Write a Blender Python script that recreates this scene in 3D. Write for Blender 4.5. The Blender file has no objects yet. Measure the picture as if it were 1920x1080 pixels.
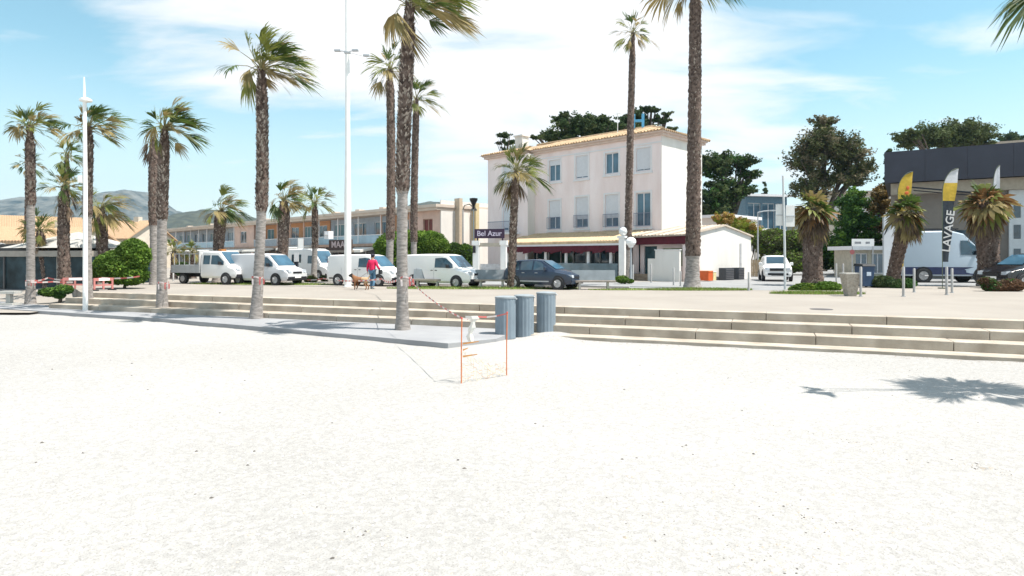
import bpy, bmesh, math, random
from mathutils import Vector, Matrix, noise
R = math.radians
sc = bpy.context.scene
COL = sc.collection

# ------------------------------------------------------------------ camera, sky, sun, exposure
H = 1.6; F = 1200.0; HY = 482.0
cam = bpy.data.cameras.new("camera"); cam_o = bpy.data.objects.new("camera", cam); COL.objects.link(cam_o)
cam_o.location = (0, 0, H); cam_o.rotation_euler = (R(90), 0, 0)
cam.sensor_width = 36; cam.lens = 36*F/1920; cam.shift_y = -(540-HY)/1920
cam.clip_start = 0.1; cam.clip_end = 20000
sc.camera = cam_o
sc.view_settings.view_transform = 'Standard'; sc.view_settings.look = 'None'
sc.view_settings.gamma = 1; sc.view_settings.exposure = 1.32
SUN_EL = 65.0; sun_h = Vector((.956, -.292))
sun_dir = Vector((sun_h.x*math.cos(R(SUN_EL)), sun_h.y*math.cos(R(SUN_EL)), math.sin(R(SUN_EL))))
sl = bpy.data.lights.new("sun", 'SUN'); sl.energy = 3.3; sl.angle = R(0.5); sl.color = (1, .95, .88)
so = bpy.data.objects.new("sun", sl); COL.objects.link(so); so.rotation_euler = sun_dir.to_track_quat('Z', 'Y').to_euler()
world = bpy.data.worlds.new("World"); sc.world = world; world.use_nodes = True
def world_nodes():
    nt = world.node_tree; nt.nodes.clear(); N = nt.nodes.new; L = nt.links.new
    out = N('ShaderNodeOutputWorld'); bg = N('ShaderNodeBackground'); bg.inputs[1].default_value = 0.10
    sky = N('ShaderNodeTexSky'); sky.sky_type = 'NISHITA'; sky.sun_disc = False
    sky.sun_elevation = R(SUN_EL); sky.sun_rotation = math.atan2(sun_h.x, sun_h.y)
    sky.air_density = 1.0; sky.dust_density = .6; sky.ozone_density = 1.3
    tc = N('ShaderNodeTexCoord'); sep = N('ShaderNodeSeparateXYZ'); L(tc.outputs['Generated'], sep.inputs[0])
    # clouds live on a plane high above: direction divided by its height
    ad = N('ShaderNodeMath'); ad.operation = 'ADD'; ad.inputs[1].default_value = .16; L(sep.outputs[2], ad.inputs[0])
    mx = N('ShaderNodeMath'); mx.operation = 'MAXIMUM'; mx.inputs[1].default_value = .03; L(ad.outputs[0], mx.inputs[0])
    dx = N('ShaderNodeMath'); dx.operation = 'DIVIDE'; L(sep.outputs[0], dx.inputs[0]); L(mx.outputs[0], dx.inputs[1])
    dy = N('ShaderNodeMath'); dy.operation = 'DIVIDE'; L(sep.outputs[1], dy.inputs[0]); L(mx.outputs[0], dy.inputs[1])
    cb = N('ShaderNodeCombineXYZ'); L(dx.outputs[0], cb.inputs[0]); L(dy.outputs[0], cb.inputs[1])
    mp = N('ShaderNodeMapping'); mp.inputs['Rotation'].default_value = (0, 0, R(-18)); mp.inputs['Scale'].default_value = (.8, 1.5, 1); mp.inputs['Location'].default_value = (3.1, 1.7, 0)
    L(cb.outputs[0], mp.inputs[0])
    n1 = N('ShaderNodeTexNoise'); n1.inputs['Scale'].default_value = 1.9; n1.inputs['Detail'].default_value = 8; n1.inputs['Roughness'].default_value = .55; n1.inputs['Distortion'].default_value = .35
    L(mp.outputs[0], n1.inputs['Vector'])
    # big cloud bank ahead (a direction), clear blue to the left
    def bank(d, lo, hi, amt):
        dp = N('ShaderNodeVectorMath'); dp.operation = 'DOT_PRODUCT'; L(tc.outputs['Generated'], dp.inputs[0]); dp.inputs[1].default_value = Vector(d).normalized()
        mr = N('ShaderNodeMapRange'); mr.interpolation_type = 'SMOOTHSTEP'
        mr.inputs[1].default_value = lo; mr.inputs[2].default_value = hi; mr.inputs[3].default_value = 0; mr.inputs[4].default_value = amt
        L(dp.outputs['Value'], mr.inputs[0]); return mr.outputs[0]
    acc = n1.outputs[0]
    for d, lo, hi, amt in (((-.05, 1, .31), .955, .998, .23), ((-.42, 1, .42), .97, .999, .22), ((-.62, 1, .30), .965, .999, -.16),
                           ((-.25, 1, .17), .985, .999, -.12), ((.25, 1, .20), .97, .999, .14), ((.50, 1, .43), .985, 1, -.14), ((.75, 1, .36), .985, 1, -.12)):
        a = N('ShaderNodeMath'); a.operation = 'ADD'; L(acc, a.inputs[0]); L(bank(d, lo, hi, amt), a.inputs[1]); acc = a.outputs[0]
    cr = N('ShaderNodeMapRange'); cr.interpolation_type = 'SMOOTHSTEP'; cr.inputs[1].default_value = .31; cr.inputs[2].default_value = .76; cr.inputs[4].default_value = 1
    L(acc, cr.inputs[0])
    # pale veil towards the horizon
    hz = N('ShaderNodeMapRange'); hz.interpolation_type = 'SMOOTHSTEP'; hz.inputs[1].default_value = .0; hz.inputs[2].default_value = .30; hz.inputs[3].default_value = .80; hz.inputs[4].default_value = .10
    L(sep.outputs[2], hz.inputs[0])
    mm = N('ShaderNodeMath'); mm.operation = 'MAXIMUM'; L(cr.outputs[0], mm.inputs[0]); L(hz.outputs[0], mm.inputs[1])
    tint = N('ShaderNodeMix'); tint.data_type = 'RGBA'; tint.blend_type = 'MULTIPLY'; tint.inputs[0].default_value = 1
    L(sky.outputs[0], tint.inputs[6]); tint.inputs[7].default_value = (.62, .90, .76, 1)
    mix = N('ShaderNodeMix'); mix.data_type = 'RGBA'; L(mm.outputs[0], mix.inputs[0]); L(tint.outputs[2], mix.inputs[6]); mix.inputs[7].default_value = (4.75, 4.65, 4.6, 1)
    L(mix.outputs[2], bg.inputs[0]); L(bg.outputs[0], out.inputs[0])
world_nodes()

HAZE_D = .00011
# ------------------------------------------------------------------ helpers
def W(px, py, Y): return Vector(((px-960)/F*Y, Y, H-(py-HY)/F*Y))
def G(px, py, z=0.0):
    Y = (H-z)*F/(py-HY); return Vector(((px-960)/F*Y, Y, z))
def XY(px, Y, z=0.0): return Vector(((px-960)/F*Y, Y, z))

MATS = {}
def mk(name, col, rough=.75, var=.18, scale=4.0, bump=0.0, metal=0.0, spec=.4, col2=None, detail=5, stretch=None, thin=0):
    if name in MATS: return MATS[name]
    m = bpy.data.materials.new(name); m.use_nodes = True; nt = m.node_tree; N = nt.nodes.new; L = nt.links.new
    b = nt.nodes['Principled BSDF']; b.inputs['Roughness'].default_value = rough; b.inputs['Metallic'].default_value = metal
    b.inputs['Specular IOR Level'].default_value = spec
    tc = N('ShaderNodeTexCoord'); mp = N('ShaderNodeMapping'); L(tc.outputs['Object'], mp.inputs[0])
    if stretch: mp.inputs['Scale'].default_value = stretch
    n = N('ShaderNodeTexNoise'); n.inputs['Scale'].default_value = scale; n.inputs['Detail'].default_value = detail; n.inputs['Roughness'].default_value = .6
    L(mp.outputs[0], n.inputs['Vector'])
    c = Vector(col); c2 = Vector(col2) if col2 else c
    lo = c*(1-var); hi = c2*(1+var)
    mr = N('ShaderNodeMapRange'); mr.inputs[1].default_value = .32; mr.inputs[2].default_value = .68; L(n.outputs[0], mr.inputs[0])
    mx = N('ShaderNodeMix'); mx.data_type = 'RGBA'; L(mr.outputs[0], mx.inputs[0])
    mx.inputs[6].default_value = (*lo, 1); mx.inputs[7].default_value = (*[min(v, .95) for v in hi], 1)
    L(mx.outputs[2], b.inputs['Base Color'])
    if bump:
        bp = N('ShaderNodeBump'); bp.inputs['Strength'].default_value = bump; bp.inputs['Distance'].default_value = .03
        L(n.outputs[0], bp.inputs['Height']); L(bp.outputs[0], b.inputs['Normal'])
    if thin:
        tr = N('ShaderNodeBsdfTranslucent'); L(mx.outputs[2], tr.inputs[0])
        ms = N('ShaderNodeMixShader'); ms.inputs[0].default_value = thin
        L(b.outputs[0], ms.inputs[1]); L(tr.outputs[0], ms.inputs[2]); L(ms.outputs[0], nt.nodes['Material Output'].inputs[0])
    MATS[name] = m; return m

def tag(o, label=None, cat=None, group=None, kind=None):
    if label: o['label'] = label
    if cat: o['category'] = cat
    if group: o['group'] = group
    if kind: o['kind'] = kind
    return o
def empty(name, loc=(0, 0, 0), rz=0, label=None, cat=None, group=None, kind=None, scale=1):
    o = bpy.data.objects.new(name, None); COL.objects.link(o); o.location = loc; o.rotation_euler = (0, 0, rz)
    o.scale = (scale,)*3; o.empty_display_size = .2
    return tag(o, label, cat, group, kind)
def copy_tree(o, parent=None):
    c = o.copy(); COL.objects.link(c)
    if parent is not None: c.parent = parent
    for ch in list(o.children): copy_tree(ch, c)
    return c

class MB:
    def __init__(s): s.v = []; s.f = []; s.m = []
    def add(s, vs, fs, m=0):
        n = len(s.v); s.v += [tuple(v) for v in vs]; s.f += [tuple(i+n for i in f) for f in fs]; s.m += [m]*len(fs)
    def box(s, x0, x1, y0, y1, z0, z1, m=0):
        s.add([(x0,y0,z0),(x1,y0,z0),(x1,y1,z0),(x0,y1,z0),(x0,y0,z1),(x1,y0,z1),(x1,y1,z1),(x0,y1,z1)],
              [(0,3,2,1),(4,5,6,7),(0,1,5,4),(1,2,6,5),(2,3,7,6),(3,0,4,7)], m)
    def hull(s, bot, top, m=0):
        n = len(bot); s.add(list(bot)+list(top), [tuple(range(n))[::-1], tuple(range(n, 2*n))]+[(i, (i+1) % n, n+(i+1) % n, n+i) for i in range(n)], m)
    def quad(s, *p, m=0): s.add(p, [tuple(range(len(p)))], m)
    def tube(s, pts, rad, n=10, m=0, cap=True):
        pts = [Vector(p) for p in pts]; k = len(pts)
        if not hasattr(rad, '__len__'): rad = [rad]*k
        vs = []; ref = None
        for i, p in enumerate(pts):
            d = (pts[min(i+1, k-1)]-pts[max(i-1, 0)]).normalized()
            if ref is None: ref = Vector((1, 0, 0)) if abs(d.x) < .9 else Vector((0, 1, 0))
            a = (ref-d*ref.dot(d)).normalized(); ref = a; b = d.cross(a)
            vs += [p+(a*math.cos(t)+b*math.sin(t))*rad[i] for t in [2*math.pi*j/n for j in range(n)]]
        fs = [(i*n+j, i*n+(j+1) % n, (i+1)*n+(j+1) % n, (i+1)*n+j) for i in range(k-1) for j in range(n)]
        if cap: fs += [tuple(range(n))[::-1], tuple(range((k-1)*n, k*n))]
        s.add(vs, fs, m)
    def lathe(s, prof, n=20, m=0, c=(0, 0)):
        k = len(prof); vs = [(c[0]+r*math.cos(2*math.pi*j/n), c[1]+r*math.sin(2*math.pi*j/n), z) for r, z in prof for j in range(n)]
        fs = [(i*n+j, i*n+(j+1) % n, (i+1)*n+(j+1) % n, (i+1)*n+j) for i in range(k-1) for j in range(n)]
        fs += [tuple(range(n))[::-1], tuple(range((k-1)*n, k*n))]; s.add(vs, fs, m)
    def cyl(s, p, ax, r, h, n=20, m=0):
        ax = Vector(ax).normalized(); p = Vector(p); s.tube([p-ax*h/2, p+ax*h/2], r, n, m)
    def sphere(s, c, r, n=12, m=0):
        k = n//2; c = Vector(c); r = r if hasattr(r, '__len__') else (r, r, r)
        vs = [(c.x+r[0]*math.sin(math.pi*(i+.02)/(k+.04))*math.cos(2*math.pi*j/n), c.y+r[1]*math.sin(math.pi*(i+.02)/(k+.04))*math.sin(2*math.pi*j/n), c.z+r[2]*math.cos(math.pi*(i+.02)/(k+.04))) for i in range(k+1) for j in range(n)]
        fs = [(i*n+j, (i+1)*n+j, (i+1)*n+(j+1) % n, i*n+(j+1) % n) for i in range(k) for j in range(n)]; s.add(vs, fs, m)
    def build(s, name, mats, parent=None, smooth=None, bevel=0):
        me = bpy.data.meshes.new(name); me.from_pydata(s.v, [], s.f)
        for m in (mats if isinstance(mats, (list, tuple)) else [mats]): me.materials.append(m)
        me.polygons.foreach_set('material_index', s.m)
        if smooth is not None:
            me.polygons.foreach_set('use_smooth', [True]*len(s.f))
            if smooth < 180: me.set_sharp_from_angle(angle=R(smooth))
        me.update(); o = bpy.data.objects.new(name, me); COL.objects.link(o)
        if parent is not None: o.parent = parent
        if bevel:
            bv = o.modifiers.new('bevel', 'BEVEL'); bv.width = bevel; bv.segments = 2; bv.limit_method = 'ANGLE'; bv.angle_limit = R(40)
        return o

def text_mesh(name, body, size, mat, parent, loc, rot=(R(90), 0, 0), ext=.01, off=0.0, sx=1.0):
    cu = bpy.data.curves.new(name, 'FONT'); cu.body = body; cu.size = size; cu.extrude = ext; cu.align_x = 'CENTER'; cu.align_y = 'CENTER'; cu.offset = off
    t = bpy.data.objects.new(name+'_tmp', cu); COL.objects.link(t); bpy.context.view_layer.update()
    me = bpy.data.meshes.new_from_object(t.evaluated_get(bpy.context.evaluated_depsgraph_get())); bpy.data.objects.remove(t)
    me.materials.clear(); me.materials.append(mat); o = bpy.data.objects.new(name, me); COL.objects.link(o)
    o.parent = parent; o.location = loc; o.rotation_euler = rot; o.scale = (sx, 1, 1); return o

def skin(name, verts, edges, rad, mats, parent, lv=2, matf=None, root=0):
    me = bpy.data.meshes.new(name); me.from_pydata([Vector(v) for v in verts], edges, []); o = bpy.data.objects.new(name, me); COL.objects.link(o)
    md = o.modifiers.new('skin', 'SKIN'); md.use_smooth_shade = True
    for i, d in enumerate(me.skin_vertices[0].data):
        r = rad[i]; d.radius = (r, r) if not hasattr(r, '__len__') else r
        d.use_root = (i == root)
    ss = o.modifiers.new('sub', 'SUBSURF'); ss.levels = lv; ss.render_levels = lv
    bpy.context.view_layer.update()
    nm = bpy.data.meshes.new_from_object(o.evaluated_get(bpy.context.evaluated_depsgraph_get()))
    bpy.data.objects.remove(o)
    nm.materials.clear()
    for m in (mats if isinstance(mats, (list, tuple)) else [mats]): nm.materials.append(m)
    if matf:
        for p in nm.polygons: p.material_index = matf(p.center)
    q = bpy.data.objects.new(name, nm); COL.objects.link(q); q.parent = parent; return q

# ------------------------------------------------------------------ materials
M_white = mk('white_paint', (.84, .83, .81), .6, .05, 2)
M_gray_metal = mk('grey_metal', (.42, .44, .46), .45, .08, 8, metal=.3)
M_dark = mk('dark_rubber', (.025, .025, .027), .6, .2, 6)
M_black = mk('black_paint', (.02, .02, .024), .35, .1, 3)
M_glass = mk('dark_glass', (.03, .06, .085), .06, .3, 1.5, spec=.8)
M_glassb = mk('blue_glass', (.05, .12, .18), .05, .35, .8, spec=1.0)
M_tile = None
# ------------------------------------------------------------------ ground
E0 = Vector((12.8, 16.0, 0)); E1 = Vector((-19.6, 29.1, 0)); e = (E1-E0).normalized(); mN = Vector((e.y*-1*-1, 0, 0))
mN = Vector((-e.y, e.x, 0));  mN = mN if mN.y < 0 else -mN        # towards the beach
def ground_mat(name, base, alt, sc1, sc2, speck=None, bump=.3, rough=.9):
    m = bpy.data.materials.new(name); m.use_nodes = True; nt = m.node_tree; N = nt.nodes.new; L = nt.links.new
    b = nt.nodes['Principled BSDF']; b.inputs['Roughness'].default_value = rough; b.inputs['Specular IOR Level'].default_value = .2
    tc = N('ShaderNodeTexCoord')
    n1 = N('ShaderNodeTexNoise'); n1.inputs['Scale'].default_value = sc1; n1.inputs['Detail'].default_value = 6; L(tc.outputs['Object'], n1.inputs['Vector'])
    n2 = N('ShaderNodeTexNoise'); n2.inputs['Scale'].default_value = sc2; n2.inputs['Detail'].default_value = 4; n2.inputs['Roughness'].default_value = .7; L(tc.outputs['Object'], n2.inputs['Vector'])
    mr = N('ShaderNodeMapRange'); mr.inputs[1].default_value = .35; mr.inputs[2].default_value = .7; L(n1.outputs[0], mr.inputs[0])
    mx = N('ShaderNodeMix'); mx.data_type = 'RGBA'; L(mr.outputs[0], mx.inputs[0]); mx.inputs[6].default_value = (*base, 1); mx.inputs[7].default_value = (*alt, 1)
    col = mx.outputs[2]
    if speck:
        mr2 = N('ShaderNodeMapRange'); mr2.inputs[1].default_value = .50; mr2.inputs[2].default_value = .72; mr2.inputs[4].default_value = .75; L(n2.outputs[0], mr2.inputs[0])
        m2 = N('ShaderNodeMix'); m2.data_type = 'RGBA'; L(mr2.outputs[0], m2.inputs[0]); L(col, m2.inputs[6]); m2.inputs[7].default_value = (*speck, 1); col = m2.outputs[2]
        vo = N('ShaderNodeTexVoronoi'); vo.inputs['Scale'].default_value = sc2*.35; L(tc.outputs['Object'], vo.inputs['Vector'])
        hs = N('ShaderNodeMix'); hs.data_type = 'RGBA'; hs.blend_type = 'MULTIPLY'; hs.inputs[0].default_value = .35
        r2 = N('ShaderNodeMapRange'); r2.inputs[1].default_value = 0; r2.inputs[2].default_value = 1; r2.inputs[3].default_value = .66; r2.inputs[4].default_value = 1.25
        sp = N('ShaderNodeSeparateColor'); L(vo.outputs['Color'], sp.inputs[0]); L(sp.outputs[0], r2.inputs[0])
        L(col, hs.inputs[6]); L(r2.outputs[0], hs.inputs[7]); col = hs.outputs[2]
    L(col, b.inputs['Base Color'])
    bp = N('ShaderNodeBump'); bp.inputs['Strength'].default_value = bump; bp.inputs['Distance'].default_value = .02
    L(n2.outputs[0], bp.inputs['Height']); L(bp.outputs[0], b.inputs['Normal'])
    return m
M_sand = ground_mat('pale_gravel_sand', (.372, .358, .342), (.445, .43, .412), .10, 60, speck=(.15, .14, .127), bump=.5)
M_prom = ground_mat('promenade_concrete', (.33, .297, .262), (.285, .255, .225), .35, 18, bump=.25)
M_slab = ground_mat('grey_slab', (.27, .27, .28), (.33, .33, .335), .8, 20, bump=.3)
M_step = ground_mat('step_concrete', (.35, .30, .245), (.50, .445, .375), 1.6, 14, bump=.7)
M_road = ground_mat('road_asphalt', (.30, .30, .30), (.24, .24, .24), .6, 30, bump=.3)
M_grass = mk('grass_green', (.17, .26, .05), .8, .35, 1.5, thin=.3)

def structure(o): return tag(o, kind='structure')
# promenade sheet reaching the horizon
g = MB(); a = E0-e*40; b_ = E1.copy(); bank = [Vector((-25.6, 37, 0)), Vector((-60, 58, 0)), Vector((-4000, 900, 0))]
poly = [a, E0, b_]+bank+[Vector((-9000, 9000, 0)), Vector((9000, 9000, 0)), Vector((9000, -200, 0)), Vector((200, -200, 0))]
g.add(poly, [tuple(range(len(poly)))[::-1]]); pr = structure(g.build('promenade', M_prom))
# lower ground on the left and the bank that leads up to the promenade
g = MB(); g.quad((-4000, 20, -.66), (-19.6, 26.0, -.66), (-19.6, 29.1, -.66), (-4000, 900, -.66))
g.quad(E1+Vector((0, 0, -.67)), E1, bank[0], bank[0]+Vector((-3.5, -1, -.6)))
g.quad(bank[0]+Vector((-3.5, -1, -.6)), bank[0], bank[1], bank[1]+Vector((-3.5, -3, -.6)))
g.quad(bank[1]+Vector((-3.5, -3, -.6)), bank[1], bank[2], bank[2]+Vector((0, -30, -.6)))
g.quad((-22, 27, -.655), E1+Vector((0, 0, -.655)), bank[0]+Vector((-3.5, -1, -.62)), (-60, 54, -.62), (-60, 33, -.655))
structure(g.build('lower_pavement', M_prom))
# steps: blocks with fine joints
random.seed(3); g = MB()
for k in range(3):
    s0, s1, z = .0 + .70*k, .70*(k+1)+.0, -.22*k
    t = -24.0+k*.9
    while t < 34.9:
        L_ = 3.0; t2 = min(t+L_-.015, 34.95)
        if t < 34.9:
            j = random.uniform(-.004, .004); ye = random.uniform(-.006, .006)
            A = E0+e*t+mN*(s0-.02 if k else -.35); B = E0+e*t2+mN*(s0-.02 if k else -.35); C = E0+e*t2+mN*(s0+.0+.0 if False else s0); 
            # a block's front face is at offset s0 (its top is the tread behind it)
            fr = s0; bk = s0-.72 if k else -.45
            zt = -.22*k+j+.004; zb = -.22*(k+1)-.05
            P = [E0+e*t+mN*(fr+ye), E0+e*t2+mN*(fr+ye), E0+e*t2+mN*bk, E0+e*t+mN*bk]
            g.hull([p+Vector((0, 0, zb)) for p in P], [p+Vector((0, 0, zt)) for p in P])
        t += L_
A = E0-e*24; B = E0+e*34.95
P = [A+mN*2.05, B+mN*2.05, B+mN*1.2, A+mN*1.2]
g.hull([p+Vector((0, 0, -1.2)) for p in P], [p+Vector((0, 0, -.665)) for p in P])
steps = structure(g.build('steps', M_step, bevel=.012))
# grey slab with its edge on the sand
g = MB(); P = [Vector((-1.65, 16.5, 0)), Vector((-.43, 17.45, 0)), Vector((.25, 19.75, 0))]+[E0+e*13.5+mN*1.3, E1+mN*1.3, Vector((-21.5, 29.6, 0)), Vector((-40, 40.5, 0)), Vector((-40, 36.2, 0)), Vector((-22.2, 27.75, 0)), Vector((-12.8, 23.2, 0)), Vector((-7.3, 20.0, 0))]
g.hull([p+Vector((0, 0, -.8)) for p in P], [p+Vector((0, 0, -.62)) for p in P])
structure(g.build('path', M_slab, bevel=.01))
# beach
def beach_h(x, y):
    h = -.755+.022*noise.noise(Vector((x*.35, y*.35, 0)))+.014*noise.noise(Vector((x*1.3, y*1.3, 4)))+.008*noise.noise(Vector((x*4, y*4, 9)))
    h += .17*math.exp(-((x-1.25)**2/.5+(y-18.85)**2/.35))+.07*math.exp(-((x-.2)**2/1.2+(y-17.2)**2/.4))
    return h
g = MB(); nx, ny = 330, 190
xs = [-42+72*i/nx for i in range(nx+1)]; ys = [.4+32*(j/ny)**1.4 for j in range(ny+1)]
vs = [(x, y, beach_h(x, y)) for y in ys for x in xs]
g.add(vs, [(j*(nx+1)+i, j*(nx+1)+i+1, (j+1)*(nx+1)+i+1, (j+1)*(nx+1)+i) for j in range(ny) for i in range(nx)])
g.quad((-3000, -800, -.9), (3000, -800, -.9), (3000, 27, -.9), (-3000, 27, -.9))
structure(g.build('beach', M_sand, smooth=180))
# pebbles and grains
random.seed(11); g = MB()
def stone(g, x, y, z, r, m):
    a = random.random()*6.28; vs = []
    for k in range(5):
        t = a+k*1.2566; vs.append((x+r*math.cos(t)*random.uniform(.7, 1.2), y+r*math.sin(t)*random.uniform(.7, 1.2), z))
    vs.append((x, y, z+r*random.uniform(.35, .7)))
    g.add(vs, [(k, (k+1) % 5, 5) for k in range(5)], m)
for i in range(9000):
    y = 4.2+11*random.random()**1.5; x = random.uniform(-.85, .85)*y+random.uniform(-.3, .3)
    stone(g, x, y, beach_h(x, y)-.002, random.uniform(.006, .017), random.choice([0, 0, 0, 1, 1, 2]))
for i in range(240):
    y = 4.4+12*random.random(); x = random.uniform(-.85, .85)*y
    stone(g, x, y, beach_h(x, y)-.002, random.uniform(.012, .03), random.choice([1, 2, 2, 3]))
for (p0, p1, nn2, sp2) in (((1440, 795), (1640, 835), 150, .05), ((1560, 815), (1720, 870), 70, .08), ((1780, 868), (1925, 895), 200, .09), ((1380, 920), (1640, 1010), 240, .22), ((560, 930), (700, 1010), 90, .2), ((1180, 960), (1500, 1060), 260, .3), ((1250, 650), (1900, 715), 420, .35), ((1150, 690), (1700, 745), 220, .3)):
    for i in range(nn2):
        f = random.random(); q = G(p0[0]+(p1[0]-p0[0])*f, p0[1]+(p1[1]-p0[1])*f, -.755); x = q.x+random.gauss(0, sp2); y = q.y+random.gauss(0, sp2)
        stone(g, x, y, beach_h(x, y)-.002, random.uniform(.006, .017), random.choice([1, 2, 2, 1, 1, 3]))
pm = [mk('pebble_white', (.66, .64, .6), .9, .1), mk('pebble_grey', (.4, .38, .36), .9, .2), mk('pebble_tan', (.45, .38, .31), .9, .2), mk('pebble_dark', (.1, .09, .08), .9, .3)]
tag(g.build('pebbles', pm), 'small pale grey and dark pebbles strewn over the beach', 'pebbles', kind='stuff')
# leaf litter along the bottom step
g = MB(); random.seed(5)
for i in range(900):
    t = random.uniform(-8, 12); s = 2.1+abs(random.gauss(0, .28)); p = E0+e*t+mN*s
    stone(g, p.x, p.y, beach_h(p.x, p.y), random.uniform(.006, .016), random.choice([0, 1]))
tag(g.build('leaf_litter', [mk('litter_brown', (.22, .15, .09), .9, .3), mk('litter_tan', (.36, .28, .2), .9, .3)]), 'brown bits of leaf litter lying along the bottom step', 'litter', kind='stuff')
# road with kerb and lighter road surface to the right, running away past the hotel
g = MB(); z = .005
def road_poly(pts, z): g.add([Vector((p[0], p[1], z)) for p in pts], [tuple(range(len(pts)))])
road_poly([G(1180, 540), G(1470, 545), G(1500, 536), G(1920, 536), XY(2300, 38), XY(2300, 60), G(1560, 507), G(1500, 500), XY(1440, 110), XY(1415, 110), G(1405, 519), G(1300, 529), XY(900, 44), XY(560, 60), XY(540, 50), XY(760, 36.5), XY(1000, 35.2)], z)
structure(g.build('road', M_road))
M_kerb = ground_mat('kerb_stone', (.42, .41, .40), (.36, .35, .34), 1, 10, bump=.3)
g = MB()
kp = [XY(540, 49), XY(760, 36.3), XY(1000, 35.0), G(1180, 540.3)]
for A, B in zip(kp, kp[1:]):
    d = (B-A).normalized(); n = Vector((-d.y, d.x, 0))*.09
    g.hull([A-n, B-n, B+n, A+n], [p+Vector((0, 0, .09)) for p in (A-n, B-n, B+n, A+n)])
structure(g.build('kerb', M_kerb))
# flat dark disc on the promenade
g = MB(); g.lathe([(.33, 0), (.33, .008), (.30, .010)], 24, c=tuple(G(1540, 580)[:2]))
tag(g.build('dark_disc', mk('disc_dark', (.10, .09, .09), .7)), 'flat dark round disc on the promenade paving', 'manhole cover')

def grass_strip(cx, cy, rx, ry, rz, n, hmax=.14, seed=1, mound=.05):
    random.seed(seed); g = MB(); c, s = math.cos(rz), math.sin(rz)
    ring = []; vs = [(cx, cy, mound)]
    for k in range(28):
        t = k/28*6.283; q = 1+.12*noise.noise(Vector((math.cos(t)*2, math.sin(t)*2, seed)))
        x, y = rx*q*math.cos(t), ry*q*math.sin(t); vs.append((cx+x*c-y*s, cy+x*s+y*c, .012))
    g.add(vs, [(0, 1+k, 1+(k+1) % 28) for k in range(28)], 1)
    for i in range(n):
        r = math.sqrt(random.random()); t = random.random()*6.283
        x, y = rx*r*math.cos(t), ry*r*math.sin(t); X, Y = cx+x*c-y*s, cy+x*s+y*c
        z0 = mound*(1-r); h = hmax*random.uniform(.4, 1); w = random.uniform(.008, .02); a = random.random()*6.283
        dx, dy = w*math.cos(a), w*math.sin(a); lx, ly = random.uniform(-.6, .6)*h, random.uniform(-.6, .6)*h
        g.add([(X-dx, Y-dy, z0), (X+dx, Y+dy, z0), (X+lx, Y+ly, z0+h)], [(0, 1, 2)], random.choice([0, 0, 2]))
    return g
gm = [M_grass, mk('soil_grass', (.22, .26, .09), .9, .3, 3), mk('grass_dry', (.25, .24, .09), .85, .3, thin=.3)]
for (px, py, rx, ry, rz, n, hm, sd) in ((1310, 544, 2.6, .55, .0, 3500, .14, 1), (905, 541, 4.9, .9, -.02, 5200, .12, 2), (490, 533, 4.6, .9, -.15, 4200, .12, 3), (1175, 543.5, 1.9, .5, 0, 1500, .08, 4), (1532, 551, 2.0, .55, -.1, 2500, .16, 5)):
    p = G(px, py)
    tag(grass_strip(p.x, p.y, rx, ry, rz, n, hm, sd).build('grass', gm), kind='stuff')

# ------------------------------------------------------------------ hills
def hills():
    g = MB()
    def ridge(D, prof, depth, m, base=-5, rough=6):
        k = 160; px0, px1 = prof[0][0], prof[-1][0]; rows = []
        for j in range(7):
            f = j/6; row = []
            for i in range(k+1):
                px = px0+(px1-px0)*i/k
                for a, b in zip(prof, prof[1:]):
                    if a[0] <= px <= b[0]: py = a[1]+(b[1]-a[1])*(px-a[0])/(b[0]-a[0]); break
                top = H+(HY-py)/F*D; Y = D-depth*(1-f)
                z = base+(top-base)*math.sin(f*math.pi/2)
                z += rough*noise.noise(Vector((px*.06, f*3, D)))*(.3+f)
                row.append(((px-960)/F*D, Y, z))
            rows += row
        g.add(rows, [(j*(k+1)+i, j*(k+1)+i+1, (j+1)*(k+1)+i+1, (j+1)*(k+1)+i) for j in range(6) for i in range(k)], m)
        # far side so that the ridge is a solid body
        top = rows[-(k+1):]; bk = [(x, y+depth, base) for x, y, z in top]
        g.add(top+bk, [(i, i+1, k+2+i, k+1+i) for i in range(k)], m)
    ridge(2600, [(-500, 395), (-200, 385), (0, 383), (60, 374), (120, 372), (190, 370), (225, 362), (255, 359), (285, 364), (305, 380), (345, 402), (400, 415), (520, 440)], 700, 0, rough=14)
    ridge(1500, [(150, 470), (300, 425), (350, 404), (385, 395), (430, 398), (520, 418), (700, 402), (800, 380), (845, 379), (880, 384), (960, 430)], 350, 1, rough=6)
    ridge(420, [(1280, 475), (1330, 440), (1400, 415), (1470, 400), (1560, 380), (1680, 350), (1800, 320), (1900, 290), (2100, 270), (2400, 270)], 160, 1, rough=3)
    mh = mk('hill_scrub', (.014, .030, .024), .95, .5, .02, col2=(.12, .115, .10), detail=8)
    mh2 = mk('hill_wood', (.05, .052, .034), .95, .5, .05, detail=8)
    structure(g.build('hills', [mh, mh2], smooth=180))
hills()

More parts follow.
